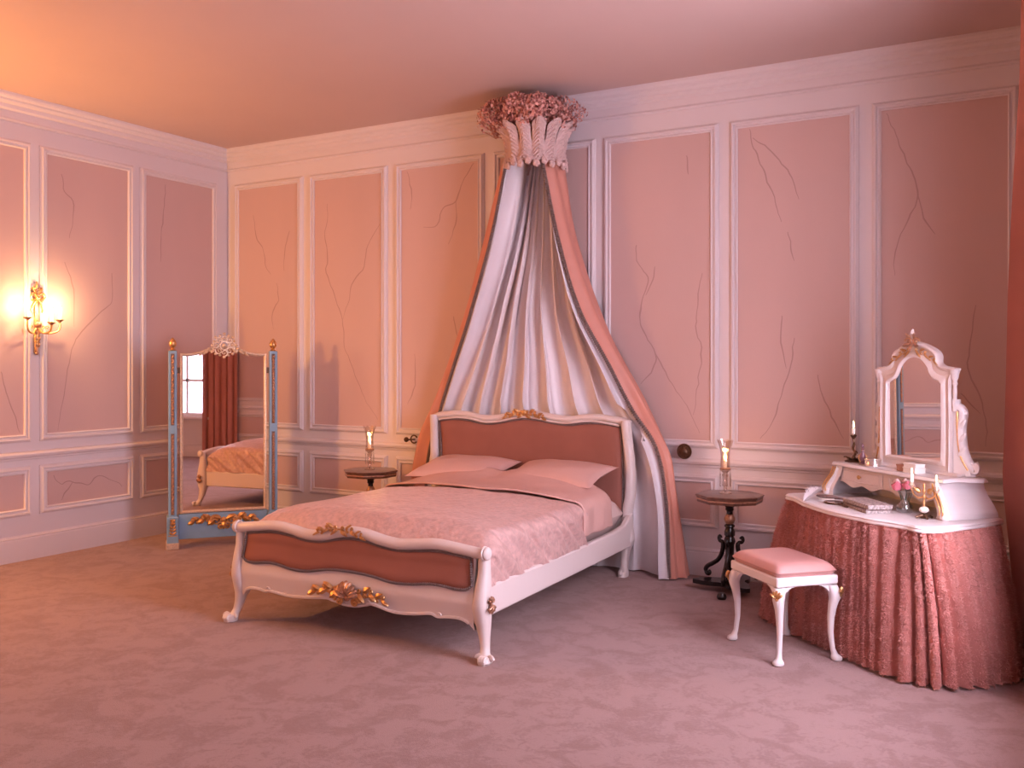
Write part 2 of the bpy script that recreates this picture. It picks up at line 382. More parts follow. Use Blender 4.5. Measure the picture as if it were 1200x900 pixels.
for n, (a, b) in enumerate(WIN):
    wn = bpy.data.objects.new('window_%d' % (n+1), None); COL.objects.link(wn); wn['kind'] = 'structure'; wn.location = (RX, (a+b)/2, WZ0)
    hw = (b-a)/2; H = WZ1-WZ0
    fr = MB()
    for s in (-1, 1): fr.box(.02, .12, min(s*hw, s*(hw-.05)), max(s*hw, s*(hw-.05)), 0, H)
    fr.box(.02, .12, -hw, hw, 0, .06); fr.box(.02, .12, -hw, hw, H-.06, H); fr.box(.03, .10, -hw, hw, H/2-.03, H/2+.03)
    for q in (-1, 1): fr.box(.05, .10, q*hw/3-.022, q*hw/3+.022, .05, H-.05)
    for z in (H*.25, H*.75): fr.box(.05, .10, -hw, hw, z-.022, z+.022)
    fr.build('window_frame', 'cream', wn, smooth=False)
    MB().box(.13, .14, -hw, hw, 0, H).build('pane', 'pane' if n == 0 else 'pane2', wn, smooth=False)
    MB().box(-.07, .02, -hw-.09, hw+.09, -.04, 0, .008).build('window_sill', 'trim', wn)
    ar = MB()
    for s in (-1, 1): ar.box(-.025, 0, min(s*hw, s*(hw+.07)), max(s*hw, s*(hw+.07)), 0, H)
    ar.box(-.03, 0, -hw-.09, hw+.09, H, H+.1)
    ar.build('architrave', 'trim', wn, smooth=False)

# ---------------------------------------------------------------- curtains at the windows
def window_curtain(y0, y1, name_label, xb, edge, folds, amp):
    """hangs along the right wall; y0 is the far end; edge(z) = how far the leading fold stands into the room"""
    t = thing('window_curtain', name_label, 'curtain', (0, 0, 0), 0, None)
    L = y1-y0
    def f(u, v):
        z = .012+(CZ-.03-.012)*v
        ph = u*folds*2*PI
        a = amp*(1+.25*sin(3.1*u*folds+2))*(1 if u < .2 else .72)
        lead = max(0, 1-2.2*u)**2
        x = xb - a*(.5+.5*cos(ph+.5*sin(z*1.3))) - lead*edge(z)
        y = y0+L*u+.02*sin(ph*2)*(1-v)
        return (x, y, z)
    MB().grid(f, 90, 40).build('curtain_fabric', 'curtain', t, angle=80)
    return t
window_curtain(-1.24, -1.88, 'floor length coral curtain at right edge, beside the white dressing table', 7.03,
               lambda z: interp([(0, -.01), (.3, .02), (.95, .085), (1.9, .055), (3.0, .0), (3.6, -.01)], z), 4, .14)
window_curtain(-5.72, -5.10, 'coral curtain beside the bright window, seen in the tall blue mirror', 7.10, lambda z: .0, 5, .10)

# ================================================================ THE BED
bed = thing('bed', 'white french style double bed with rose velvet headboard and footboard, under the draped canopy', 'bed', (3.555, -1.40, 0), .03)
YF, YH = -1.105, 1.11; HW = .84
TOPF = [(-.83,.562),(-.70,.578),(-.56,.592),(-.44,.582),(-.32,.562),(-.2,.566),(-.10,.588),(0,.602),(.10,.596),(.2,.575),(.32,.563),(.44,.573),(.56,.584),(.70,.572),(.83,.558)]
VB = [(-.80,.41),(-.78,.378),(-.70,.366),(-.62,.374),(-.54,.376),(-.42,.358),(-.3,.356),(-.15,.38),(0,.384),(.15,.376),(.3,.356),(.42,.360),(.53,.373),(.62,.372),(.70,.364),(.78,.376),(.80,.41)]
AB = [(-.84,.12),(-.80,.155),(-.765,.192),(-.72,.208),(-.66,.208),(-.62,.200),(-.58,.206),(-.43,.192),(-.3,.200),(-.15,.214),(-.12,.207),(-.10,.204),(-.06,.194),(0,.190),(.06,.194),(.10,.204),(.12,.207),(.15,.217),(.3,.190),(.43,.196),(.54,.212),(.58,.200),(.66,.208),(.72,.208),(.765,.192),(.80,.155),(.84,.12)]
def yF(z):  # S profile of the footboard face
    return YF + interp([(.0,-.03),(.1,0),(.2,-.018),(.30,-.032),(.40,-.012),(.48,.006),(.54,.004),(.60,-.014)], z)
mb = MB()
def fface(off):
    def f(u, v):
        x = lerp(-.80, .80, u); z = lerp(sinterp(AB, x), sinterp(TOPF, x), v); return (x, yF(z)+off, z)
    return f
mb.grid(fface(0), 90, 24); mb.grid(fface(.045), 90, 24)
mb.grid(lambda u, v: (lerp(-.8, .8, u), yF(sinterp(AB, lerp(-.8, .8, u)))+.045*v, sinterp(AB, lerp(-.8, .8, u))), 90, 1)
fb = fixn(mb.build('footboard', 'white', bed))
xs = [lerp(-.86, .86, i/80) for i in range(81)]
mb = MB(); mb.tube([(x, yF(.58)+.015, sinterp(TOPF, x)-.002) for x in xs], [.029+.004*(1-abs(x))for x in xs], 12)
for s in (-1, 1):
    mb.ball((s*.865, yF(.58)+.015, sinterp(TOPF, s*.83)), (.022, .036, .036), 12, 8)
    mb.tube([(s*.85, yF(.58)+.015+.034*cos(a), sinterp(TOPF, s*.83)+.034*sin(a)) for a in [2*PI*i/16 for i in range(16)]], .006, 6, closed=True)
mb.build('top_rail', 'white', fb)
mb = MB(); mb.tube([(x, yF(sinterp(AB, x))-.003, sinterp(AB, x)+.004) for x in [lerp(-.77, .77, i/120) for i in range(121)]], .009, 6)
for s in (-1, 1):
    for x0 in (.13, .59): mb.scroll((s*x0, yF(.2)-.006, sinterp(AB, s*x0)+.012), (s, 0, 0), (0, 0, 1), .016, 1.2, .005)
mb.build('carved_edge', 'white', fb)
# velvet inset with braid
def loopF(k=0):
    P = []
    for i in range(61): x = lerp(-.775, .775, i/60); P.append((x, sinterp(TOPF, x)-.036+k))
    for i in range(61): x = lerp(.79, -.79, i/60); P.append((x, sinterp(VB, x)-k))
    return P
mb = MB()
def vface(u, v):
    x = lerp(-.788, .788, u); z = lerp(sinterp(VB, x), sinterp(TOPF, x)-.034, v)
    e = min(u, 1-u)*18; e2 = min(v, 1-v)*5
    return (x, yF(z)-.003-.016*min(1, e)**.5*min(1, e2)**.5, z)
mb.grid(vface, 90, 16); fixn(mb.build('velvet_panel', 'velvet', fb))
def braid(mb, pts, r):
    P = [];
    for i in range(len(pts)):
        a = Vector(pts[i]); c = Vector(pts[(i+1) % len(pts)]); n = max(1, int((c-a).length/.006))
        for j in range(n): P.append(a+(c-a)*j/n)
    mb.tube(P, [r*(1.35 if i % 2 else .7) for i in range(len(P))], 6, closed=True)
mb = MB(); braid(mb, [(x, yF(z)-.008, z) for x, z in loopF()], .0075); mb.build('braid_trim', 'braid', fb)
# gilt shell and scrolls on the footboard
def shell(mb, c, U, V, Nn, r, ribs=7, spread=1.15):
    c = Vector(c); U = Vector(U); V = Vector(V); Nn = Vector(Nn)
    for i in range(ribs):
        a = lerp(-spread, spread, i/(ribs-1)); d = U*sin(a)+V*cos(a); rr = r*(1-.12*abs(a))
        mb.tube([c+d*(rr*t)+Nn*(.35*r*sin(PI*min(1, t*.9))) for t in (0, .25, .5, .75, .92, 1)], [r*.05, r*.08, r*.12, r*.15, r*.14, r*.06], 7)
    mb.ball(c+Nn*r*.1, r*.2, 8, 6)
def acanthus(mb, c, U, V, Nn, L, th):
    c = Vector(c); U = Vector(U); V = Vector(V); Nn = Vector(Nn)
    for k in range(5):
        t = k/5; p = c+U*(L*t)+V*(L*.06*sin(6*t)); s = 1 if k % 2 else -1
        mb.leafblob(p, p+U*(L*.28)+V*(s*L*.20*(1-t*.5)), th*1.3*(1-t*.4), th, Nn)
        mb.scroll(p+U*L*.1-V*(s*L*.07)+Nn*th*.5, U, V, L*.085*(1-t*.4), 1.1, th*.45, a0=PI*s*.5, d=s, n=14)
mb = MB(); cz = .275; yy = yF(.28)-.004
shell(mb, (0, yy, cz-.035), (1,0,0), (0,0,1), (0,-1,0), .095, 9, 1.25)
mb.build('gilt_shell', 'rosegold', fb)
for s in (-1, 1):
    mb = MB(); acanthus(mb, (s*.065, yy, cz-.005), (s,0,-.02), (0,0,1), (0,-1,0), .20, .016)
    mb.scroll((s*.055, yy-.01, cz-.055), (s,0,0), (0,0,1), .030, 1.3, .010); mb.tube([(s*.05, yy-.004, cz-.05), (s*.09, yy-.004, cz-.02), (s*.16, yy-.003, cz-.012), (s*.25, yy-.003, cz-.012)], .006, 6)
    mb.build('gilt_scroll', 'gold', fb)
mb = MB()
for s in (-1, 1): acanthus(mb, (s*.012-.07, yF(.58)-.012, .61), (s,0,-.12), (0,0,1), (0,-.8,.6), .16, .011)
mb.tube([(x-.07, yF(.58)-.010, .612-.1*abs(x)) for x in (-.15,-.08,0,.08,.15)], .005, 6); mb.build('gilt_crest', 'gold', fb)
# legs
def foot_leg(s):
    S = []
    prof = [(0,.872,-.035,.030,.036),(.012,.876,-.038,.036,.044),(.03,.872,-.034,.035,.042),(.045,.862,-.015,.025,.028),(.07,.856,.0,.022,.026),(.12,.846,.012,.026,.032),(.17,.838,.016,.034,.040),(.22,.834,.012,.042,.050),(.28,.834,.006,.044,.060),(.33,.836,.008,.041,.058),(.40,.838,.014,.035,.048),(.46,.840,.020,.030,.038),(.52,.84,.020,.029,.034),(.575,.842,.010,.028,.030)]
    for z, x, y, hx, hy in prof: S.append((s*x, YF+y+.005, z, hx, hy))
    # denser
    T = []
    for k in range(14*3-2):
        q = k/3; i = int(q); t = q-i
        if i >= 13: i, t = 12, 1.
        a, b = S[i], S[i+1]; tt = t*t*(3-2*t)*.4+t*.6; T.append(tuple(lerp(a[j], b[j], tt) for j in range(5)))
    m = MB().loft(T, 18, 2.8)
    o = m.build('leg', 'white', bed, angle=60)
    g = MB(); c = (s*.882, YF+.012, .30); shell(g, c, (0,1,0), (0,0,-1), (s,0,0), .05, 5, .9); shell(g, c, (0,1,0), (0,0,1), (s,0,0), .04, 5, .9)
    g.build('gilt_mount', 'rosegold', o)
    if s < 0:
        pass
    f = MB()
    for q in (-1, 0, 1): f.scroll((s*(.878+.012*q), YF-.055, .022), (0,-1,0), (0,0,1), .022, 1.1, .009)
    for q in (-1, 1): f.scroll((s*.876+q*.030, YF-.030, .026), (q,-.3,0), (0,0,1), .020, 1.2, .010)
    f.box(s*.876-.020, s*.876+.020, YF-.075, YF-.035, 0, .028, .004)
    f.build('scroll_toe', 'white', o)
for s in (-1, 1): foot_leg(s)
# headboard
HO = -.035
TOPH = [(-.86,1.118),(-.80,1.140),(-.72,1.150),(-.62,1.158),(-.5,1.150),(-.38,1.128),(-.25,1.135),(-.12,1.160),(0,1.176),(.12,1.168),(.25,1.148),(.38,1.140),(.5,1.156),(.62,1.160),(.72,1.148),(.80,1.136),(.86,1.118)]
def yH(z): return YH + interp([(.2,-.02),(.35,-.015),(.45,-.01),(.60,.02),(.75,.035),(.9,.035),(1.05,.02),(1.2,.0)], z)
mb = MB()
for off in (0, .05):
    mb.grid(lambda u, v: (HO*v+lerp(-.80, .80, u), yH(lerp(.24, sinterp(TOPH, lerp(-.8,.8,u)), v))+off, lerp(.24, sinterp(TOPH, lerp(-.8,.8,u))-.01, v)), 80, 20)
hb = mb.build('headboard', 'white', bed)
mb = MB(); mb.tube([(HO+x*.99, yH(1.15)+.02, sinterp(TOPH, x)-.018) for x in xs], .027, 12, ry=1.3)
mb.tube([(HO+x*.95, yH(1.15)-.012, sinterp(TOPH, x)-.045) for x in xs[2:-2]], .008, 6)
mb.build('top_rail', 'white', hb)
mb = MB()
def hv(u, v):
    x = lerp(-.782, .782, u); z = lerp(.42, sinterp(TOPH, x)-.06, v)
    e = min(1, min(u, 1-u)*22); e2 = min(1, min(v, 1-v)*10)
    return (x+HO*(.2+.8*v), yH(z)-.003-.025*e**.5*e2**.5, z)
mb.grid(hv, 60, 20); fixn(mb.build('velvet_panel', 'velvet', hb))
lp = [hv(0, 1-i/20) for i in range(21)][::-1] + [hv(i/60, 1) for i in range(1, 60)] + [hv(1, 1-i/20) for i in range(21)]
mb = MB(); P = []
for a, c in zip(lp, lp[1:]):
    a = Vector(a); c = Vector(c); n = max(1, int((c-a).length/.007))
    for j in range(n): P.append(a+(c-a)*j/n+Vector((0, -.008, 0)))
mb.tube(P, [.0072*(1.3 if i % 2 else .75) for i in range(len(P))], 6); mb.build('braid_trim', 'braid', hb)
mb = MB()
for s in (-1, 1): acanthus(mb, (HO+s*.01, yH(1.15)-.012, 1.158), (s,0,-.10), (0,0,1), (0,-1,.2), .17, .013)
mb.ball((HO, yH(1.15)-.02, 1.165), (.02, .014, .024)); mb.build('gilt_crest', 'gold', hb)
for s in (-1, 1):
    prof = [(0,.79,-.05,.034,.05),(.03,.79,-.045,.034,.046),(.05,.785,-.01,.026,.030),(.12,.785,.01,.026,.034),(.19,.795,.01,.034,.05),(.23,.80,.01,.05,.062),(.26,.812,.01,.05,.06),(.35,.81,.015,.040,.052),(.45,.812,.02,.036,.048),(.58,.835,.03,.036,.050),(.72,.845,.038,.034,.050),(.86,.84,.038,.033,.050),(1.0,.83,.028,.032,.048),(1.08,.826,.014,.033,.046),(1.128,.826,.008,.030,.042)]
    T = []
    for k in range(43):
        q = k/3; i = min(int(q), 13); t = q-i; a, b = prof[i], prof[i+1]
        z, x, y, hx, hy = [lerp(a[j], b[j], t) for j in range(5)]; T.append((s*x+HO*min(1, z), YH+y, z, hx, hy))
    o = MB().loft(T, 18, 3.2).build('leg', 'white', bed, angle=60)
    f = MB(); f.scroll((s*.79, YH-.09, .022), (0,-1,0), (0,0,1), .022, 1.1, .012); f.build('scroll_toe', 'white', o)
    m = MB(); m.tube([(s*(x+.012)+HO*min(1, z)+s*.018, YH+y-.01, z) for z, x, y, hx, hy in prof[7:]], .007, 6); m.build('carved_edge', 'white', o)
# side rails
for s in (-1, 1):
    mb = MB(); N = 30
    R = []
    for i in range(N+1):
        y = lerp(YF+.05, YH+.01, i/N)
        zt = interp([(YF, .375), (0, .365), (.8, .37), (.98, .385), (1.06, .43), (1.12, .46)], y)
        zb = .212
        x = .832
        R.append([(s*(x-.028)-.02*0, y, zb), (s*(x+.0), y, zb), (s*(x+.008), y, zb+.01), (s*(x+.008), y, zt-.01), (s*x, y, zt), (s*(x-.028), y, zt)])
    mb.rings(R); fixn(mb.build('side_rail', 'white', bed, angle=30))
# mattress
mb = MB()
def cushion(mb, x0, x1, y0, y1, z0, z1, nu=40, nv=40, pw=5., dz=None, edge=.5):
    """rounded block: a superellipsoid-like closed surface"""
    cx, cy = (x0+x1)/2, (y0+y1)/2; hx, hy = (x1-x0)/2, (y1-y0)/2
    for top in (1, -1):
        def f(u, v):
            a = 2*u-1; b = 2*v-1
            a = max(-1, min(1, a*1.0)); q = (1-abs(a)**pw)**edge*(1-abs(b)**pw)**edge
            zm = (z0+z1)/2; z = zm+top*(z1-zm)*q
            if dz and top > 0: z += dz(a, b)*q
            return (cx+a*hx, cy+b*hy, z)
        mb.grid(f, nu, nv)
    return mb
cushion(mb, -.78, .78, YF+.06, YH-.02, .30, .60, 40, 60, 14.); fixn(mb.build('mattress', 'mattress', bed, angle=80))

# bedding: quilt, turned-back sheet, pillows lie on the bed (things of their own)
def bedpt(x, y, z):
    c, s = cos(.03), sin(.03); return (3.555+c*x-s*y, -1.40+s*x+c*y, z)
def quilt_z(x, y):
    n = noise.noise(Vector((x*2.2, y*2.2, 1)))*.012 + noise.noise(Vector((x*6, y*6, 4)))*.006
    return n
def quilt(u, v, y0, y1, zc, wdt, drop, edgeoff=0., extra=0., wr=1.):
    """cross-section: u 0..1 from left hem over the top to right hem"""
    y = lerp(y0, y1, v)
    t = 2*u-1; s = 1 if t >= 0 else -1; a = abs(t)
    top = .66   # share of a spent on the top
    if a < top:
        q = a/top; x = s*q*(wdt-.08); z = zc - .035*q**4
    else:
        q = (a-top)/(1-top); ang = min(1, q/.35)*PI/2
        if q < .35: x = s*(wdt-.08+.08*sin(ang)); z = zc-.035-.08*(1-cos(ang))
        else: x = s*(wdt+.004*sin(9*y+3)); z = zc-.115-(drop-.115)*(q-.35)/.65
    return x, y, z
YE = .19
def yedge(x): return YE+.17*(abs(x-.12)/.85)**2
def qf(u, v):
    v2 = v; x, y, z = quilt(u, v2, YF+.075, YE, .672, .815, .305); y += (yedge(x)-YE)*v2
    f = min(1, v*7); zz = .50+(z-.50)*(1-(1-f)**2.2*.75) if z > .5 else z
    # swell over the foot rail
    n = quilt_z(x, y)
    t = abs(2*u-1)
    if t > .6:   # satin wrinkles on the drop
        k = min(1, (t-.6)*5)
        w = noise.noise(Vector((y*9+ z*12, z*3, 7)))*.034 + noise.noise(Vector((y*24+z*22, z*6, 3)))*.018
        x += (1 if u > .5 else -1)*(w+.020)*k
    else:
        zz += .004*noise.noise(Vector((x*14, y*14, 2)))
    c = .03*cos(PI*.5*min(1, abs(x)/.8))*min(1, v*4)
    e = max(0, (v-.96)/.04)
    return bedpt(x, y, zz+n+c*.8-.012*e)
mb = MB().grid(qf, 150, 110)
quiltob = tag(fixn(mb.build('quilt', 'quilt', None, angle=80)), 'pink brocade quilt with satin sheen lying over the bed', 'quilt')
def sf(u, v):
    x, y, z = quilt(u, v, YE-.045, .74, .688, .825, .27); y += (yedge(x)-YE)*(1-v)
    z += .03*cos(PI*.5*min(1, abs(x)/.8))*.8
    if v < .06: z += .006
    t = abs(2*u-1)
    if t > .6:
        k = min(1, (t-.6)*4); x += (1 if u > .5 else -1)*k*(.012*noise.noise(Vector((y*8, z*4, 5)))+.006)
        z += .05*k*(1-v)*0
    z += .008*noise.noise(Vector((x*4, y*6, 9))) + (.062*max(0, (v-.35)/.65)**1.6)*(1-(abs(x)/.8)**5 if abs(x) < .8 else 0)*(1-.35*math.exp(-((x+.02)/.07)**2))
    return bedpt(x, y, z)
mb = MB().grid(sf, 120, 40)
sheet = fixn(mb.build('folded_sheet', 'sheet', None, angle=80, ))
sheet.modifiers.new('thick', 'SOLIDIFY').thickness = .012
tag(sheet, 'plain pink sheet turned back over the quilt below the pillows', 'bed sheet')
def pillow(name, cx, cy, label, rz, seed):
    mb = MB()
    for top in (1, -1):
        def f(u, v):
            a = 2*u-1; b = 2*v-1
            q = ((1-abs(a)**2.6)*(1-abs(b)**2.6))**.5 if abs(a) < 1 and abs(b) < 1 else 0
            px = a*.36*(1-.06*(1-abs(b))**1)*(1 + .05*abs(a*b)**3); py = b*.235*(1-.08*(1-abs(a)))*(1+.08*abs(a*b)**3)
            z = top*(.082 if top > 0 else .05)*q + (.008*noise.noise(Vector((a*2, b*2, seed)))*q)
            return (px, py, z)
        mb.grid(f, 44, 30)
    mb.tube([(x, y, 0) for x, y in [(.36*(1 if abs(a) > 1 else a), 0) for a in ()]] or [(-.3, -.2, 0), (-.29, -.2, 0)], .001, 4)
    o = fixn(mb.build(name, 'sheet', None, angle=80))
    p = bedpt(cx, cy, .738); o.location = p; o.rotation_euler = (math.radians(11), 0, .03+rz); tag(o, label, 'pillow', 'pillows at the headboard'); return o
pillow('pillow', -.39+HO, .845, 'left pink pillow against the velvet headboard', .02, 1)
pillow('pillow', .40+HO, .84, 'right pink pillow with pointed corner, nearer the side table by the dressing table', -.03, 5)

# ================================================================ CANOPY
CX, CY = 3.585, -.305
crown = thing('canopy_crown', 'round crown of pale pink plume leaves holding up the bed drapes', 'crown', (CX, CY, 3.06))
NL = 13
for k in range(NL):
    a0 = 2*PI*k/NL
    mb = MB()
    for back in (0, 1):
        def f(u, v):
            w = 2*u-1
            r = .222+interp([(0,.012),(.25,-.004),(.6,.012),(.85,.045),(1,.088)], v)
            z = .01+.285*v - .02*max(0, v-.8)*5*w*w
            hw = PI/NL*(1.10 if v < .3 else 1.10-.22*min(1, (v-.3)/.25))*(1 if v < .78 else (1-((v-.78)/.22)**4*.35))
            rib = .012*(1-abs(w))**2 + .008*sin((v*10+abs(w)*2.0)*2*PI)*(1-abs(w)**4)*(v < .97)
            r += rib - back*.008 - .018*w*w
            a = a0+w*hw; y = r*sin(a)
            return (r*cos(a), min(y, .29), z)
        mb.grid(f, 12, 50)
    mb.build('leaf', 'plaster', crown, angle=50)
mb = MB().rings([[(r*cos(2*PI*i/48), r*sin(2*PI*i/48), z) for i in range(48)] for r, z in [(.212,-.0),(.226,-.004),(.228,.02),(.215,.03),(.2,.14),(.03,.145)]], False, True)
mb.build('drum', 'plaster', crown)
mb = MB()
for k in range(24):
    a = 2*PI*k/24; r = .238; d = .030 if k % 2 == 0 else .010
    for j in range(5):
        b2 = 2*PI*j/5
        mb.ball((r*cos(a)+.014*cos(b2)*-sin(a), r*sin(a)+.014*cos(b2)*cos(a), -d+.016*sin(b2)), (.015, .013, .016), 7, 5)
    mb.ball((r*cos(a), r*sin(a), .02), .010, 6, 4)
mb.build('scalloped_fringe', 'plaster', crown)
mb = MB(); rnd = random.Random(3)
n = 0
while n < 4200:
    a = rnd.uniform(0, 2*PI); q = rnd.random()**.45; zz = rnd.uniform(-.02, 1)
    R = .385*(1-.35*abs(zz-.45)**1.6*1.6)*q
    lump = 1+.12*sin(5*a+1)+.08*sin(11*a)
    x, y, z = CX-.045+R*lump*cos(a), CY+R*lump*sin(a), 3.36+.22*zz*(1.0-.28*(q**3)) + (.02*sin(7*a)) - (.05*(q-.8)*5*(1-zz) if q > .8 else 0)
    if y > -.085 or z > 3.615 or q < .45: continue
    n += 1
    nv = Vector((x-CX, y-CY, (z-3.45)*1.5)).normalized() + Vector((rnd.uniform(-.7,.7), rnd.uniform(-.7,.7), rnd.uniform(-.7,.7)))
    nv.normalize(); t1 = nv.orthogonal().normalized(); t2 = nv.cross(t1); s = rnd.uniform(.008, .015)
    mb.cur = rnd.choice((0, 0, 1, 1, 2)); ph = rnd.uniform(0, 2); c = Vector((x, y, z))
    for j in range(5):
        b1 = ph+2*PI*j/5; d = t1*cos(b1)+t2*sin(b1); e = t1*-sin(b1)+t2*cos(b1)
        mb.add([tuple(c), tuple(c+d*s*.6+e*s*.42+nv*s*.25), tuple(c+d*s+nv*s*.15), tuple(c+d*s*.6-e*s*.42+nv*s*.25)], [(0,1,2,3)])
    if n % 20 == 0:   # small twigs
        mb.cur = 2; p2 = c+Vector((cos(a), sin(a), .1))*.03; p0 = c-Vector((cos(a)*.08, sin(a)*.08, .05)); mb.tube([p0, c, (p2.x, min(p2.y, -.08), min(p2.z, 3.61))], .0022, 4)
M['fl0'] = mat('flower_pale', (.80, .43, .36), .8); M['fl1'] = mat('flower_mid', (.70, .32, .26), .8); M['fl2'] = mat('flower_dark', (.36, .12, .10), .8)
flw = mb.build('dried_flowers', ['fl0', 'fl1', 'fl2'], smooth=False)
tag(flw, 'dried pink hydrangea blossom massed on top of the canopy crown', 'dried flowers', kind='stuff')

LT = [(0,(2.40,-.13)),(.5,(2.45,-.12)),(.79,(2.48,-.12)),(1.17,(2.62,-.15)),(1.54,(2.80,-.22)),(1.91,(2.985,-.29)),(2.51,(3.245,-.39)),(3.03,(3.395,-.43)),(3.10,(3.41,-.43))]
RT = [(0,(4.655,-.28)),(.1,(4.65,-.28)),(.56,(4.63,-.28)),(.94,(4.54,-.25)),(1.21,(4.335,-.205)),(1.52,(4.195,-.28)),(1.95,(3.97,-.33)),(2.48,(3.82,-.38)),(3.03,(3.715,-.42)),(3.10,(3.70,-.42))]
LO = [(0,(2.25,-.07)),(.3,(2.24,-.07)),(.615,(2.265,-.07)),(.80,(2.30,-.06)),(.985,(2.365,-.07)),(1.35,(2.582,-.07)),(1.9,(2.815,-.07)),(2.46,(3.0,-.09)),(3.0,(3.23,-.20)),(3.1,(3.28,-.22))]
RO = [(0,(4.735,-.075)),(.3,(4.68,-.07)),(.70,(4.612,-.07)),(.86,(4.59,-.07)),(.95,(4.55,-.07)),(1.28,(4.386,-.07)),(1.78,(4.104,-.08)),(2.51,(3.84,-.10)),(3.07,(3.79,-.22)),(3.1,(3.79,-.22))]
def tab(T, z): return Vector((sinterp([(a, b[0]) for a, b in T], z), sinterp([(a, b[1]) for a, b in T], z)))
drape = thing('bed_canopy_drape', 'tall coral drapes with lilac lining falling from the crown behind the headboard', 'drapes', (3.55, 0, 0))
Z0, Z1 = .012, 3.10
def sh(v): return (v[0]-3.55, v[1], v[2])
NF = 9
def lining(u, v):
    z = lerp(Z0, Z1, v); a = tab(LT, z); b = tab(RT, z)
    x = lerp(a.x, b.x, u)
    e = min(u, 1-u); k = min(1, e*6.5); k = k*k*(3-2*k)
    yb = interp([(0,-.12),(1.2,-.125),(2.2,-.135),(3.1,-.16)], z)
    ye = a.y if u < .5 else b.y
    y = lerp(ye, yb, k)
    A = interp([(0,.06),(1.1,.072),(2,.066),(2.7,.044),(3.1,.026)], z)*min(1, e*30)
    ph = 2*PI*(NF*u+.35*sin(5*u)+.25*sin(2.3*z+4*u)*(1-v)*.5)
    w = (.5+.5*sin(ph))**1.7+.35*(.5+.5*sin(2.17*ph+1))**2
    y += -A*w*1.15+.03*(A > 0)*min(1, e*30)
    x += A*.55*sin(ph+1.2)
    if u > .72 and z < 1.0: y += .04*sin(u*30+z*5)*(1-z)*.5
    if x < 4.42 and x > 2.60 and z < 1.22: y = max(y, -.185)
    return sh((x, min(y, -.045), z))
fixn(MB().grid(lining, 240, 70).build('lining', 'lining', drape, angle=80))
def border(T, O, s):
    def f(u, v):
        z = lerp(Z0, Z1, v); a = tab(T, z); b = tab(O, z)
        p = a.lerp(b, u); n = Vector((s, -.6)).normalized()
        bul = .045*sin(PI*u)*(.5+.5*min(1, (3.1-z)))
        fold = .014*sin(u*9+z*1.5+(1 if s > 0 else 3))*sin(PI*u)
        kink = 0
        if z < 1.0: fold += .018*sin(u*14+z*2)*sin(PI*u)*(1-z)
        p = p+n*(bul+fold)
        return sh((p.x, min(p.y, -.04), z))
    return fixn(MB().grid(f, 26, 70).build('coral_border', 'coral', drape, angle=80))
for T, O, s in ((LT, LO, -1), (RT, RO, 1)):
    o = border(T, O, s)
    mb = MB(); P = []
    n = 420
    for i in range(n+1):
        z = lerp(.02, 3.06, i/n); a = tab(T, z); P.append(sh((a.x, a.y-.008, z)))
    mb.tube(P, [.0135*(1.35 if i % 2 else .7) for i in range(n+1)], 6, ry=.8)
    mb.build('tassel_trim', 'braid', o)
# gathered top of the drapes inside the crown
mb = MB()
def ftop(u, v):
    a = PI*(1.0+u)+.15; r = .20+.012*sin(u*60); z = 2.98+.14*v
    return sh((CX+r*cos(a)*.98, CY+r*sin(a)*.9+.02, z))
# holdbacks
def holdback(x, label, hook):
    t = thing('drape_holdback', label, 'curtain holdback', (x, 0, .905), 0)
    mb = MB(); m2 = MB()
    def lz(prof, zoff=0): # lathe about the wall normal (y)
        pass
    prof = [(.0, 0), (.022, 0), (.022, -.01), (.012, -.014), (.012, -.075), (.03, -.078)]
    def yl(mb, prof, n=24, cx=0, cz=0):
        mb.rings([[(cx+max(r, .0005)*cos(2*PI*i/n), y, cz+max(r, .0005)*sin(2*PI*i/n)) for i in range(n)] for r, y in prof])
    yl(mb, prof); mb.build('stem', 'bronze', t)
    yl(m2, [(.03,-.074),(.052,-.078),(.057,-.086),(.052,-.094),(.044,-.092),(.040,-.098),(.03,-.1),(.02,-.108),(.0,-.114)], 28)
    for k in range(12): a = 2*PI*k/12; m2.ball((.034*cos(a), -.098, .034*sin(a)), (.007, .006, .007), 6, 4)
    m2.build('rosette', 'bronze', t)
    if hook:
        m3 = MB(); m3.tube([(.02+.035*cos(a), -.06, -.0+.035*sin(a)) for a in [lerp(-.2, 4.9, i/20) for i in range(21)]], .007, 8); m3.build('hook', 'bronze', t)
    return t
holdback(4.695, 'round bronze rosette holdback on the wall right of the bed drapes', False)
hbk = thing('drape_holdback', 'small curled bronze holdback on the wall left of the bed drapes', 'curtain holdback', (2.245, 0, .89), 0)
m3 = MB(); m3.tube([(0, 0, 0), (0, -.05, 0), (-.01, -.07, 0), (-.03, -.075, 0)], .007, 8); m3.tube([(.035+.033*cos(a), -.06, .005+.033*sin(a)) for a in [lerp(.4, 5.6, i/24) for i in range(25)]], .0065, 8); m3.build('hook', 'bronze', hbk)
MB().ball((-.035, -.075, 0), .022, 12, 8).build('rosette', 'bronze', hbk)

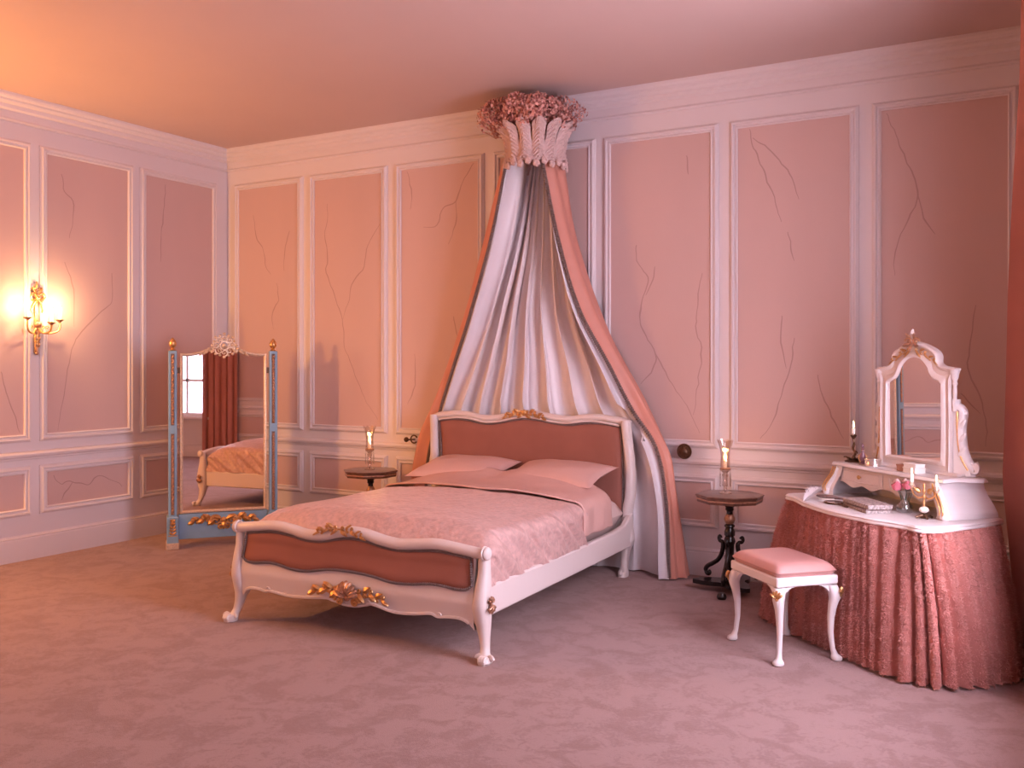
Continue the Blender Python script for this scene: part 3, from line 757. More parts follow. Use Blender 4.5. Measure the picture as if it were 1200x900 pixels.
# ================================================================ TALL MIRROR
cm = thing('cheval_mirror', 'tall powder blue standing mirror with gilt mounts in the corner', 'mirror', (.918, -.913, 0), math.atan2(.769, .639))
for s in (-1, 1):
    x = s*.407+(-.001 if s < 0 else 0)
    post = MB().box(x-.034, x+.034, -.032, .032, .25, 1.65, .004).build('post', 'blue', cm, angle=30)
    for z0, z1 in ((.285, .96), (1.03, 1.625)):
        mb = MB(); mb.box(x-.014, x+.014, -.034, -.03, z0, z1)
        mb.build('channel', 'braid', post, smooth=False)
        mb = MB(); n = int((z1-z0)/.024)
        for i in range(n):
            z = z0+.014+(z1-z0-.02)*i/n; mb.ball((x, -.036, z), (.010, .007, .013), 7, 5)
            mb.leafblob((x, -.036, z), (x+(.009 if i % 2 else -.009), -.038, z+.018), .005, .004, (0,-1,0))
        mb.build('gilt_beading', 'rosegold', post)
    mb = MB().lathe([(.001,0),(.022,0),(.026,.006),(.016,.014),(.012,.02),(.02,.028),(.030,.045),(.031,.06),(.024,.082),(.012,.098),(.004,.106),(.0005,.11)], 20, (x, 0, 1.65)); mb.build('finial', 'gold', post)
    pl = MB().box(x-.046, x+.046, -.055, .10, .05, .27, .004).build('plinth', 'blue', cm, angle=30)
    MB().box(x-.052, x+.052, -.062, .115, 0, .055, .006).build('gilt_foot', 'palegold', pl, angle=30)
    mb = MB()
    for k in range(5):
        z = .125+.026*k
        for q in (-1, 1): mb.leafblob((x, -.056, z), (x+q*.028*(1-k*.08), -.058, z+.026), .010, .010, (0,-1,0))
    mb.leafblob((x, -.057, .20), (x, -.058, .262), .012, .012, (0,-1,0)); mb.box(x-.034, x+.034, -.058, -.054, .112, .12)
    mb.build('gilt_leaf_mount', 'gold', pl)
    MB().box(min(s*.372, s*.35), max(s*.372, s*.35), -.012, .012, 1.46, 1.51).build('pivot', 'bronze', cm, smooth=False)
MB().box(-.36, .36, -.018, .018, .078, .287, .003).build('apron', 'blue', cm, angle=30)
mb = MB()
cz = .215
for s in (-1, 1):
    acanthus(mb, (s*.075, -.022, cz+.012), (s,0,.05), (0,0,1), (0,-1,0), .20, .020)
    mb.scroll((s*.062, -.028, cz+.005), (s,0,0), (0,0,1), .050, 1.4, .012); mb.scroll((s*.032, -.028, cz-.042), (s,0,0), (0,0,1), .034, 1.2, .010, a0=1); mb.scroll((s*.13, -.026, cz+.02), (s,0,0), (0,0,1), .026, 1.2, .008, a0=2)
    mb.leafblob((s*.02, -.03, cz+.02), (s*.09, -.035, cz+.045), .014, .012, (0,-1,0))
mb.leafblob((0, -.03, cz-.0), (0, -.03, cz-.07), .022, .014, (0,-1,0)); mb.ball((0, -.032, cz+.01), (.02, .014, .026), 10, 6)
mb.build('gilt_scroll_mount', 'gold', cm)
TOPM = [(-.352,1.622),(-.335,1.628),(-.26,1.63),(-.19,1.645),(-.12,1.672),(-.06,1.69),(0,1.695),(.06,1.69),(.12,1.672),(.19,1.645),(.26,1.63),(.335,1.628),(.352,1.622)]
def outl(ins, n=40):
    P = [(-.352+ins, .29+ins), (.352-ins, .29+ins)]
    for i in range(n+1): x = lerp(.352-ins, -.352+ins, i/n); P.append((x, sinterp(TOPM, x)-ins))
    return P
mf = MB().framep(outl(.026), [(0,.006),(.003,.016),(.013,.024),(.022,.022),(.026,.012),(.026,-.014),(0,-.014)], lambda a, b, h: (a, -h, b)).build('mirror_frame', 'palegold', cm, angle=40)
MB().slab([(a, -.008, b) for a, b in outl(.024)], (0, .012, 0)).build('mirror_glass', 'mirror', mf, smooth=False)
mb = MB(); c = Vector((.003, -.028, 1.695))
for k in range(8):
    a = 2*PI*k/8; d = Vector((cos(a), 0, sin(a)))
    mb.scroll(c+d*.062, d, Vector((-d.z, 0, d.x)), .031, 1.3, .0072, a0=k); mb.ball(tuple(c+d*.098), .013, 8, 6)
    d2 = Vector((cos(a+PI/8), 0, sin(a+PI/8))); mb.ball(tuple(c+d2*.088), .011, 8, 6)
mb.tube([tuple(c+Vector((cos(a), 0, sin(a)))*.034) for a in [2*PI*i/24 for i in range(24)]], .006, 6, closed=True); mb.ball(tuple(c), (.018, .014, .018), 10, 6)
for s in (-1, 1): acanthus(mb, (s*.075, -.028, 1.662), (s,0,-.28), (0,0,1), (0,-1,0), .12, .009)
mb.build('openwork_crest', 'palegold', mf)

# ================================================================ SIDE TABLES
def side_table(loc, label):
    t = thing('side_table', label, 'side table', loc, 0, 'tripod side tables')
    R = .212
    def oct_(i, n, r):   # eight-sided plan with gently bowed sides
        a = 2*PI*i/n; q = (a+PI/8) % (PI/4)-PI/8; return r*(cos(PI/8)/cos(q))*1.07
    def ring(r, z, n=64): return [(oct_(i, n, r)*cos(2*PI*i/n), oct_(i, n, r)*sin(2*PI*i/n), z) for i in range(n)]
    top = MB().rings([ring(R-.03,.606), ring(R-.012,.606), ring(R-.008,.612), ring(R-.006,.642), ring(R,.646), ring(R+.004,.652), ring(R,.658), ring(R-.008,.66)]).build('table_top', 'inlay', t, angle=35)
    mb = MB()
    mb.rings([ring(R-.0072, .622), ring(R-.0045, .624), ring(R-.0045, .630), ring(R-.0062, .632)], False, False)
    mb.build('brass_inlay', 'rosegold', top)
    col = MB().lathe([(.001,.606),(.078,.606),(.080,.596),(.06,.588),(.034,.58),(.026,.565),(.03,.555),(.024,.548),(.02,.54),(.022,.522)], 24).lathe([(.022,.458),(.034,.448),(.036,.44),(.026,.43),(.030,.42),(.036,.405),(.036,.38),(.028,.372),(.034,.36),(.04,.34),(.03,.315),(.028,.25),(.034,.24),(.028,.12),(.034,.06)], 24)
    c = col.build('column', 'black', t)
    MB().lathe([(.021,.524),(.024,.518),(.035,.497),(.036,.485),(.030,.468),(.021,.456)], 24, fn=lambda u, z: 1+.05*abs(sin(u*8*PI))).build('gilt_bulb', 'rosegold', c)
    mb = MB(); pl = []
    for k in range(60):
        a = 2*PI*k/60; q = abs(((a-PI*195/180+PI/3) % (2*PI/3))-PI/3)/(PI/3); r = lerp(.275, .10, min(1, q*1.25)**.65); pl.append((r*cos(a), r*sin(a)))
    mb.slab([(x, y, .045) for x, y in pl], (0, 0, .028)); mb.build('platform', 'black', t, angle=30)
    for ang in (-85, 35, 155):
        a = ang*PI/180; d = Vector((cos(a), sin(a), 0))
        pts = [(.075,.350),(.088,.362),(.094,.345),(.084,.328),(.068,.33),(.058,.315),(.06,.28),(.075,.235),(.105,.195),(.15,.165),(.195,.14),(.215,.115),(.21,.09),(.19,.082),(.178,.095),(.188,.108)]
        P = [tuple(d*r+Vector((0,0,z))) for r, z in pts]; P = spline(P, 4)
        n = len(P); lg = MB().tube(P, [.0125*(1.25 if .3 < i/n < .75 else .95) for i in range(n)], 10).build('leg', 'black', t)
        MB().lathe([(.012,.0),(.027,.004),(.033,.018),(.028,.034),(.02,.045)], 16, tuple(d*.255)).build('bun_foot', 'black', lg)
    return t
tabR = side_table((5.115, -.375, 0), 'dark inlaid tripod side table right of the bed, next to the pink stool')
tabL = dup(tabR, (2.095, -.42, 0), 0, 'dark inlaid tripod side table left of the bed, half hidden by the quilt')

def hurricane(loc, label):
    t = thing('hurricane_lamp', label, 'lamp', loc, 0, 'glass hurricane lamps')
    b = MB().lathe([(.001,.001),(.042,.001),(.044,.008),(.03,.016),(.014,.024),(.012,.05),(.02,.06),(.012,.07),(.012,.11),(.022,.125),(.014,.14),(.026,.152),(.036,.158),(.036,.163),(.001,.164)], 24).build('glass_base', 'glassw', t)
    mb = MB()
    for k in range(8):
        a = 2*PI*k/8; x, y = .036*cos(a), .036*sin(a); mb.lathe([(.0005,.045),(.0045,.055),(.005,.125),(.002,.14),(.0005,.157)], 6, (x, y, 0))
    mb.build('crystal_drops', 'glass', b, smooth=False)
    cp = MB().lathe([(.001,.164),(.036,.164),(.038,.17),(.032,.176),(.001,.176)], 24).build('cup', 'rosegold', t)
    n = 48; prof = [(.030,.172),(.033,.19),(.030,.225),(.029,.25),(.031,.28),(.037,.31),(.043,.335),(.052,.362)]
    def rr(r, z, i): return r*(1+.06*sin(2*PI*i/n*8)*max(0, (z-.3)/.06)) if z > .3 else r*(1+.012*cos(2*PI*i/n*16))
    V = [[(rr(r, z, i)*cos(2*PI*i/n), rr(r, z, i)*sin(2*PI*i/n), z+(.006*cos(2*PI*i/n*8) if z > .36 else 0)) for i in range(n)] for r, z in prof]
    MB().rings(V, False, False).build('glass_shade', 'glassw', t)
    MB().lathe([(.001,.176),(.013,.176),(.013,.225),(.001,.227)], 12).build('candle_tube', 'wax', t)
    MB().lathe([(.004,.227),(.011,.238),(.012,.25),(.008,.268),(.001,.285)], 12).build('bulb', 'bulb', t)
    light('lamp_light', (0, 0, .30), (1, .52, .20), 1.3, .02, t)
    return t
lamp = hurricane((5.085, -.375, .66), 'glowing glass hurricane lamp on the right side table')
dup(lamp, (2.085, -.42, .66), .3, 'glowing glass hurricane lamp on the left side table behind the bed')

# ================================================================ SCONCES
def sconce(loc, label):
    t = thing('wall_sconce', label, 'wall light', loc, 0, None)
    MB().tube([(.012,0,-.27),(.03,0,-.2),(.02,0,-.05),(.02,0,.15),(.015,0,.24)], [.012,.02,.018,.012,.008], 10).build('backplate', 'gold', t)
    mb = MB()
    for s in (-1, 1):
        mb.tube(spline([(.03,0,.16),(.045,s*.035,.20),(.04,s*.055,.17),(.03,s*.03,.14),(.03,0,.16)], 6), .009, 6, ry=1.5)
        mb.tube(spline([(.03,0,.155),(.035,s*.03,.12),(.03,s*.05,.07),(.03,s*.045,.05)], 5), .008, 6, ry=1.5)
        mb.scroll((.03,s*.025,.225), (0,s,0), (0,0,1), .022, 1.2, .006)
        mb.leafblob((.03,s*.01,.19), (.03,s*.04,.245), .012, .01, (1,0,0))
    mb.ball((.04,0,.16), .016, 10, 6); mb.leafblob((.02,0,.24), (.02,0,.295), .014, .01, (1,0,0)); mb.build('ribbon_bow', 'gold', t)
    mb = MB()
    for k in range(4):
        z = -.08-.05*k
        for s in (-1, 1): mb.leafblob((.03,0,z), (.03,s*(.032-.004*k),z+.035), .012, .012, (1,0,0))
    mb.tube([(.035,0,-.03),(.034,0,-.28)], .008, 6); mb.ball((.03,0,-.275), .014, 8, 6); mb.ball((.04,0,-.045), (.028,.03,.03), 12, 8); mb.build('leaf_pendant', 'rosegold', t)
    for tip in ((.10,-.125,.0), (.17,.03,-.035), (.10,.15,-.01)):
        x, y, z = tip
        arm = MB().tube(spline([(.035,0,-.06),(x*.5,y*.35,-.115),(x*.9,y*.85,-.105),(x,y*1.02,-.06),(x,y,z)], 6), .0075, 8)
        arm.scroll((x*.55,y*.45,-.075), (x/.2,y/.2,0), (0,0,1), .018, 1.2, .004)
        a = arm.build('arm', 'gold', t)
        MB().lathe([(.006,-.022),(.012,-.014),(.026,-.004),(.034,.004),(.03,.006),(.012,.0),(.012,.012),(.001,.012)], 16, tip).build('drip_pan', 'rosegold', a)
        MB().lathe([(.001,.008),(.0125,.008),(.0125,.062),(.001,.064)], 14, tip).build('candle_tube', 'wax', a)
        MB().lathe([(.004,.064),(.011,.076),(.012,.088),(.007,.106),(.001,.122)], 12, tip).build('bulb', 'sconceflame', a)
        light('sconce_light', (x+.03, y, z+.095), SC_COL, SC_POW, .018, t)
    return t
SC_COL = (1, .60, .26); SC_POW = 6
sc1 = sconce((0, -2.02, 1.90), 'gilt three-arm candle sconce with lit bulbs on the left wall')
MB_SC2 = 1
sc2 = dup(sc1, (0, -3.935, 1.90), 0, 'gilt three-arm candle sconce on the left wall, outside the photo beyond the first')

strong = None
for ch in [x for x in SC.objects if x.parent == sc2 and x.type == 'LIGHT']:
    if strong is None: strong = ch.data.copy(); strong.energy = 72; strong.color = (1, .44, .10)
    ch.data = strong
# ================================================================ STOOL
st = thing('dressing_stool', 'white cabriole leg stool with pink padded seat at the dressing table', 'stool', (5.738, -1.508, 0), -PI/4)
mb = MB(); cushion(mb, -.236, .236, -.174, .174, .420, .516, 30, 26, 7.)
fixn(mb.build('seat', 'stoolseat', st, angle=80))
MB().box(-.242, .242, -.180, .180, .398, .445, .006).build('seat_frame', 'cream', st, angle=30)
for sx in (-1, 1):
    for sy in (-1, 1):
        prof = [(0,.238,.172,.022),(.006,.238,.172,.028),(.018,.237,.171,.027),(.032,.230,.164,.016),(.06,.223,.157,.0125),(.14,.216,.150,.0140),(.22,.217,.151,.0175),(.28,.223,.157,.022),(.325,.229,.165,.028),(.36,.226,.162,.031),(.392,.216,.152,.030)]
        T = []
        for k in range(31):
            q = k/3; i = min(int(q), 9); tt = q-i; a, b = prof[i], prof[i+1]; z, x, y, r = [lerp(a[j], b[j], tt) for j in range(4)]; T.append((sx*x, sy*y, z, r, r))
        lg = MB().loft(T, 16, 2.4).build('leg', 'cream', st, angle=70)
        mb = MB()
        for dx in (0, 1):   # knee wings under the frame
            W = []
            for j in range(9):
                u = j/8; W.append((sx*(.20-.07*u) if dx == 0 else sx*.232, sy*.172 if dx == 0 else sy*(.145-.07*u), .392-.055*(1-u)**2))
            top = [(p[0], p[1], .394) for p in W[::-1]]
            mb.slab(W+top, (0, -sy*.022, 0) if dx == 0 else (-sx*.022, 0, 0))
        mb.build('knee_bracket', 'cream', lg, smooth=False)
        g = MB(); d = Vector((sx, sy, 0)).normalized(); shell(g, Vector((sx*.238, sy*.176, .340))+d*.010, Vector((-d.y, d.x, 0)), (0,0,1), d, .045, 5, .8); g.build('gilt_shell', 'gold', lg)

# ================================================================ DRESSING TABLE
DR = -PI/4; DO = Vector((6.028, -1.375, 0))
def dt(x, y, z): c, s = cos(DR), sin(DR); return (DO.x+c*x-s*y, DO.y+s*x+c*y, z)
dtb = thing('dressing_table', 'white dressing table with fluffy pink skirt and attached arched mirror', 'dressing table', tuple(DO), DR)
TO = [(-.49,.59),(-.55,.42),(-.60,.20),(-.615,.07),(-.575,.005),(-.50,.004),(-.44,-.01),(-.30,-.055),(-.23,-.062),(-.17,-.075),(0,-.088),(.17,-.075),(.23,-.062),(.30,-.055),(.44,-.01),(.50,.004),(.575,.005),(.615,.07),(.60,.20),(.55,.42),(.49,.59)]
op = [(p.x, p.y) for p in spline([(x, y, 0) for x, y in TO], 5)]
TOPP = op
def scaled(P, d):   # offset inwards by d
    n = len(P); R = []
    for i in range(n):
        a = Vector(P[i-1]); c = Vector(P[(i+1) % n]); e = (c-a).normalized(); R.append((P[i][0]-e.y*d, P[i][1]+e.x*d))
    return R
# a closed outline, counter-clockwise: offset inward = left normal
rg = []
for ins, z in ((.012, .733), (.002, .736), (0, .742), (.004, .750), (.001, .757), (.010, .765)):
    rg.append([(x, y, z) for x, y in scaled(TOPP, ins)])
fixn(MB().rings(rg).build('table_top', 'cream', dtb, angle=40))
# skirt
HEM = [(-.56,.60),(-.68,.45),(-.76,.22),(-.77,.05),(-.70,-.06),(-.60,-.085),(-.48,-.09),(-.33,-.088),(-.25,-.087),(-.17,-.082),(0,-.075),(.15,-.067),(.24,-.056),(.33,-.045),(.45,-.025),(.53,-.0),(.60,.05),(.655,.13),(.67,.28),(.64,.46),(.58,.60)]
hp = [(p.x, p.y) for p in spline([(x, y, 0) for x, y in HEM], 5)]; NP = len(hp)
tp = scaled(TOPP, .02)
def pick(P, u):
    q = u*(len(P)-1); i = min(int(q), len(P)-2); t = q-i; return Vector((lerp(P[i][0], P[i+1][0], t), lerp(P[i][1], P[i+1][1], t)))
# arc-length parametrisation of the hem
Ls = [0]
for i in range(1, NP): Ls.append(Ls[-1]+math.hypot(hp[i][0]-hp[i-1][0], hp[i][1]-hp[i-1][1]))
def arc(u):
    L = u*Ls[-1]
    for i in range(1, NP):
        if Ls[i] >= L: return (i-1+(L-Ls[i-1])/(Ls[i]-Ls[i-1]+1e-9))/(NP-1)
    return 1
NPL = 40
jit = [noise.noise(Vector((k*1.7, 3, 1)))*.35 for k in range(NPL+2)]
def skirt(u, v, extra=0.):
    q = arc(u); a = pick(tp, q); b = pick(hp, q); a2 = pick(hp, min(1, q+.01)); a1 = pick(hp, max(0, q-.01)); e = (a2-a1).normalized(); n = Vector((e.y, -e.x))
    z = lerp(.734, .012, v)
    k = 1-(1-v)**1.5*(1-.25*v) if v < 1 else 1
    k = lerp(v, 1-(1-v)**2, .65)
    p = a.lerp(b, k)
    ph = u*NPL+.35*sin(u*21)+.22*sin(u*47+1); i = int(ph); f = ph-i
    w = abs(sin(PI*f))**.7
    amp = lerp(.016, .046, v**.6)*(1+.6*max(0, min(1, (u-.6)*8)))*(1.05+.3*noise.noise(Vector((i*2.3+.37, .4, 2))))
    lump = .007*noise.noise(Vector((u*60, v*18, 0)))+.004*noise.noise(Vector((u*140, v*45, 5)))
    if v > .97: z += .008*noise.noise(Vector((u*50, 2, 1)))
    p = p+n*(amp*(w-.45)+lump+extra)
    return Vector((p.x, p.y, z)), n, w
mb = MB(); mb.grid(lambda u, v: skirt(u, v)[0], 620, 60)
sk = mb.build('skirt', 'fluff', dtb, angle=180)
mb = MB(); rnd = random.Random(11); V = []; F = []
for k in range(230000):
    u = rnd.uniform(.02, .99); v = rnd.uniform(0, 1)
    p, n, w = skirt(u, v)
    if rnd.random() > .04+.96*w**3: continue
    n3 = Vector((n.x, n.y, 0)); d = (n3*rnd.uniform(.3, 1)+Vector((rnd.uniform(-1,1), rnd.uniform(-1,1), rnd.uniform(-.9,.9)))*.8).normalized()
    L = rnd.uniform(.008, .020); s = d.cross(Vector((rnd.uniform(-1,1), rnd.uniform(-1,1), rnd.uniform(-1,1)))).normalized()*rnd.uniform(.0013, .0028)
    o = len(V); q = p+d*L; q.z = max(q.z, .002); p2 = p-n3*.002
    V += [tuple(p2-s), tuple(p2+s), tuple(q)]; F.append((o, o+1, o+2))
mb.add(V, F); mb.m = [0 if rnd.random() < .5 else 1 for _ in mb.f]; fl = mb.build('ruffled_tulle_pile', ['fluff', 'fluffl'], sk, smooth=False); fl['kind'] = 'stuff'

# raised shelf unit with drawers
SY0, SY1 = .275, .535
shelf = [(-.475,SY0-.015),(-.43,SY0-.02),(-.2,SY0-.03),(0,SY0-.022),(.2,SY0-.03),(.42,SY0-.02),(.455,SY0-.012),(.44,SY0+.06),(.42,SY1),(-.44,SY1),(-.46,SY0+.06)]
shp = [(p.x, p.y) for p in spline([(x, y, 0) for x, y in shelf], 5, closed=True)]
rg = [[(x, y, z) for x, y in scaled(shp, ins)] for ins, z in ((.01,.944),(.0,.948),(.002,.957),(.010,.965))]
unit = fixn(MB().rings(rg).build('raised_shelf', 'cream', dtb, angle=40))
mb = MB()
UX0, UX1 = -.425, .405
def under(x):
    t = ((x-UX0)/(UX1-UX0)*2) % 1; return .853-.020*sin(PI*t)**2+.014*cos(4*PI*t)*sin(PI*t)
N = 60
mb.slab([(UX0, SY0, .944)]+[(lerp(UX0, UX1, i/N), SY0, under(lerp(UX0, UX1, i/N))) for i in range(N+1)]+[(UX1, SY0, .944)], (0, .02, 0))
mb.box(UX0, UX1, SY0+.02, SY1-.02, .862, .944); mb.box(UX0, UX1, SY1-.035, SY1-.02, .766, .87)
fixn(mb.build('drawer_case', 'white', unit, angle=30))
for k in range(2):
    x0 = lerp(UX0, UX1, k/2)+.022; x1 = lerp(UX0, UX1, (k+1)/2)-.022; xc = (x0+x1)/2
    outl_ = [(x0,.933),(x0,.868)]+[(lerp(x0, x1, i/16), under(lerp(x0, x1, i/16))+.014) for i in range(1, 16)]+[(x1,.868),(x1,.933)]
    d = MB().slab([(x, SY0-.006, z) for x, z in outl_], (0, .006, 0)).framep([(x0+.02,.925),(x0+.02,.872),(xc-.02,.868),(xc+.02,.868),(x1-.02,.872),(x1-.02,.925)], [(-.003,.007),(0,.010),(.003,.007)], lambda a, b, h: (a, SY0-h, b)).build('drawer', 'white', unit, angle=30)
    MB().lathe([(.003,0),(.004,.010),(.011,.014),(.012,.020),(.006,.026),(.001,.027)], 12, (0,0,0)).build('knob', 'gold', d).matrix_local = Matrix.Translation((xc, SY0-.004, .899)) @ Matrix.Rotation(PI/2, 4, 'X')
for s in (-1, 1):
    # bombe side panel
    xe = (UX1+.005) if s > 0 else (UX0-.005)
    mb = MB()
    def sp(u, v):
        z = lerp(.766, .944, v); fl_ = interp([(0,.070),(.15,.074),(.35,.060),(.6,.028),(.8,.008),(1,.0)], v)
        y = lerp(SY0-.015-.02*(1-v), SY1+.0, u); return (xe+s*(fl_+.004), y+ .03*(1-v)**2*u, z)
    mb.grid(sp, 10, 30)
    mb.grid(lambda u, v: tuple(Vector(sp(0, v))+Vector((-s*.06*u, 0, 0))), 6, 30)
    mb.grid(lambda u, v: tuple(Vector(sp(1, v))+Vector((-s*.06*u, 0, 0))), 6, 30)
    fixn(mb.build('side_panel', 'cream', unit, angle=50))
    # scrolled front bracket
    P = [(xe-s*.005, SY0-.010, .935), (xe+s*.005, SY0-.014, .91), (xe+s*.022, SY0-.018, .878), (xe+s*.050, SY0-.024, .845), (xe+s*.072, SY0-.030, .81), (xe+s*.070, SY0-.030, .785), (xe+s*.058, SY0-.024, .778)]
    P = spline(P, 6); n = len(P)
    mb = MB().tube(P, [lerp(.014, .026, min(1, i/n*1.25)) if i < n-6 else .026-.003*(i-n+6) for i in range(n)], 12)
    mb.build('scroll_bracket', 'cream', unit, angle=60)
    mb = MB()
    for o in (-.012, .010): mb.tube([Vector(p)+Vector((o, -.022, 0.010)) for p in P[2:-4]], .005, 6)
    mb.build('gilt_edge', 'gold', unit)
# arched mirror on the shelf
MY = .40; MYAW = 0
GL = [(-.165,1.035),(.165,1.035),(.168,1.20),(.165,1.41),(.158,1.44),(.135,1.455),(.118,1.462),(.10,1.485),(.082,1.525),(.055,1.558),(.028,1.575),(0,1.58)]
half = GL[2:]; right = [(p.x, p.y) for p in spline([(x, y, 0) for x, y in half], 4)]
glo = [(-.165,1.035),(.165,1.035)]+right+[(-x, y) for x, y in right[::-1][1:]]
FR = [(.215,.966),(.218,1.2),(.215,1.47),(.222,1.492),(.240,1.515),(.244,1.53),(.20,1.532),(.155,1.540),(.138,1.555),(.140,1.585),(.125,1.615),(.09,1.638),(.05,1.655),(.02,1.672),(0,1.678)]
FR2 = [(.215,.966),(.218,1.2),(.215,1.47),(.222,1.492),(.240,1.515)]
rt = [(.215,.966),(.218,1.2),(.215,1.46)]+[(p.x, p.y) for p in spline([(x, y, 0) for x, y in [(.216,1.47),(.224,1.49),(.240,1.508),(.242,1.522)]], 3)]+[(p.x, p.y) for p in spline([(x, y, 0) for x, y in [(.20,1.528),(.165,1.534),(.142,1.552),(.142,1.585),(.125,1.612),(.085,1.636),(.04,1.655),(0,1.665)]], 4)]
lt = [(-x, y) for x, y in rt[::-1][1:]]
outer = rt+lt   # closed polygon, starts bottom right
# frame front as strips between outer and glass outlines (resampled by angle)
def resample(P, n, closed=True):
    Q = P+[P[0]] if closed else P; L = [0]
    for a, b in zip(Q, Q[1:]): L.append(L[-1]+math.hypot(b[0]-a[0], b[1]-a[1]))
    R = []; j = 0
    for i in range(n):
        t = L[-1]*i/n
        while L[j+1] < t: j += 1
        q = (t-L[j])/(L[j+1]-L[j]+1e-12); R.append((lerp(Q[j][0], Q[j+1][0], q), lerp(Q[j][1], Q[j+1][1], q)))
    return R
def section(seg_o, seg_i, n): return resample(seg_o, n-1, False)+[seg_o[-1]], resample(seg_i, n-1, False)+[seg_i[-1]]
oA, iA = section([(-.215,.966),(.215,.966)], [(-.165,1.035),(.165,1.035)], 12)
i_r = [p for p in right]; k1 = 3
oB, iB = section(rt[:3], [(.165,1.035),(.168,1.2),(.165,1.41)], 14)
oC, iC = section(rt[2:], [(.165,1.41)]+[p for p in right if p[1] > 1.411], 40)
O_ = oA+oB[1:]+oC[1:]; I_ = iA+iB[1:]+iC[1:]
O_ += [(-x, y) for x, y in oC[::-1][1:]]+[(-x, y) for x, y in oB[::-1][1:-1]]
I_ += [(-x, y) for x, y in iC[::-1][1:]]+[(-x, y) for x, y in iB[::-1][1:-1]]
n = len(O_)
def lay(t, h): return [(lerp(O_[i][0], I_[i][0], t), MY-h, lerp(O_[i][1], I_[i][1], t)) for i in range(n)]
mb = MB().rings([lay(0,-.02), lay(0,.014), lay(.10,.022), lay(.22,.020), lay(.30,.012), lay(.62,.012), lay(.72,.022), lay(.9,.026), lay(1,.016), lay(1,0)], False, False)
mb.slab([(x, MY+.02, z) for x, z in O_], (0, .006, 0))
fr = fixn(mb.build('mirror_frame', 'white', dtb, angle=45))
MB().slab([(x, MY-.006-(z-1.03)*.011+x*MYAW, z) for x, z in resample(glo, 160)], (0, .006, 0)).build('mirror_glass', 'mirror', fr, smooth=False)
MB().box(-.27, .27, MY-.035, MY+.05, .965, .982, .005).build('plinth', 'white', fr, angle=30)
mb = MB()
for s in (-1, 1):
    acanthus(mb, (s*.015, MY-.02, 1.62), (s,0,-.45), (0,0,1), (0,-1,0), .13, .006)
mb.build('painted_sprays', 'gold', fr)
mb = MB(); c = (0, MY-.02, 1.665)
for s in (-1, 1):
    mb.scroll((s*.022, MY-.025, 1.665), (s,0,0), (0,0,1), .022, 1.2, .006); mb.leafblob((s*.01, MY-.02, 1.65), (s*.05, MY-.03, 1.64), .012, .012, (0,-1,0)); mb.leafblob((s*.005, MY-.02, 1.68), (s*.03, MY-.03, 1.71), .010, .010, (0,-1,0))
mb.leafblob((0, MY-.02, 1.66), (0, MY-.03, 1.61), .012, .014, (0,-1,0)); mb.build('carved_crest', 'rosegold', fr)
MB().leafblob((0, MY-.02, 1.675), (.004, MY-.012, 1.728), .014, .014, (0,-1,.3)).build('crest_plume', 'cream', fr)
for s in (-1, 1):
    mb = MB()
    mb.tube(spline([(s*.228,MY+.01,1.36),(s*.232,MY+.01,1.33),(s*.248,MY+.02,1.315),(s*.256,MY+.025,1.29),(s*.250,MY+.025,1.24),(s*.248,MY+.025,1.18),(s*.254,MY+.03,1.10),(s*.272,MY+.04,1.04),(s*.288,MY+.05,1.005),(s*.298,MY+.055,1.0),(s*.302,MY+.055,1.02),(s*.294,MY+.05,1.035)], 5), .016, 8, ry=1.6)
    mb.slab([(s*.22, MY-.0, .968), (s*.295, MY+.03, .968), (s*.278, MY+.022, 1.03), (s*.25, MY+.012, 1.12), (s*.245, MY+.01, 1.30), (s*.22, MY+.0, 1.33)], (0, .03, 0))
    mb.scroll((s*.248,MY+.015,1.285), (s*.9,.4,0), (0,0,1), .026, 1.3, .009); mb.scroll((s*.272,MY+.035,1.01), (s*.9,.4,0), (0,0,1), .032, 1.3, .011)
    for z in (1.24, 1.17, 1.10): mb.leafblob((s*.244,MY+.01,z-.03), (s*.275,MY+.03,z+.02), .014, .012, (0,-1,0))
    b_ = fixn(mb.build('scrolled_bracket', 'cream', fr, angle=50))
    MB().tube(spline([(s*.238,MY+.005,1.30),(s*.240,MY+.005,1.18),(s*.252,MY+.01,1.07),(s*.28,MY+.025,1.0)], 6), .0045, 6).build('gilt_line', 'gold', b_)
    # column capital beside the frame head
    MB().lathe([(.008,1.37),(.011,1.40),(.009,1.43),(.014,1.44),(.010,1.455),(.016,1.47),(.022,1.50),(.026,1.512),(.001,1.515)], 14, (s*.232, MY-.004, 0)).lathe([(.011,1.30),(.009,1.37)], 12, (s*.232, MY-.004, 0)).build('turned_post', 'cream', fr)

fr.matrix_basis = Matrix.Translation((.07, MY+.005, 0)) @ Matrix.Rotation(.075, 4, 'Z') @ Matrix.Diagonal((1.18, 1, 1, 1)) @ Matrix.Translation((0, -MY, 0))
# ================================================================ THINGS ON THE DRESSING TABLE
TZ = .7655; SZ = .9655
def item(name, label, cat, x, y, z, rz=0, group=None): return thing(name, label, cat, dt(x, y, z), DR+rz, group)
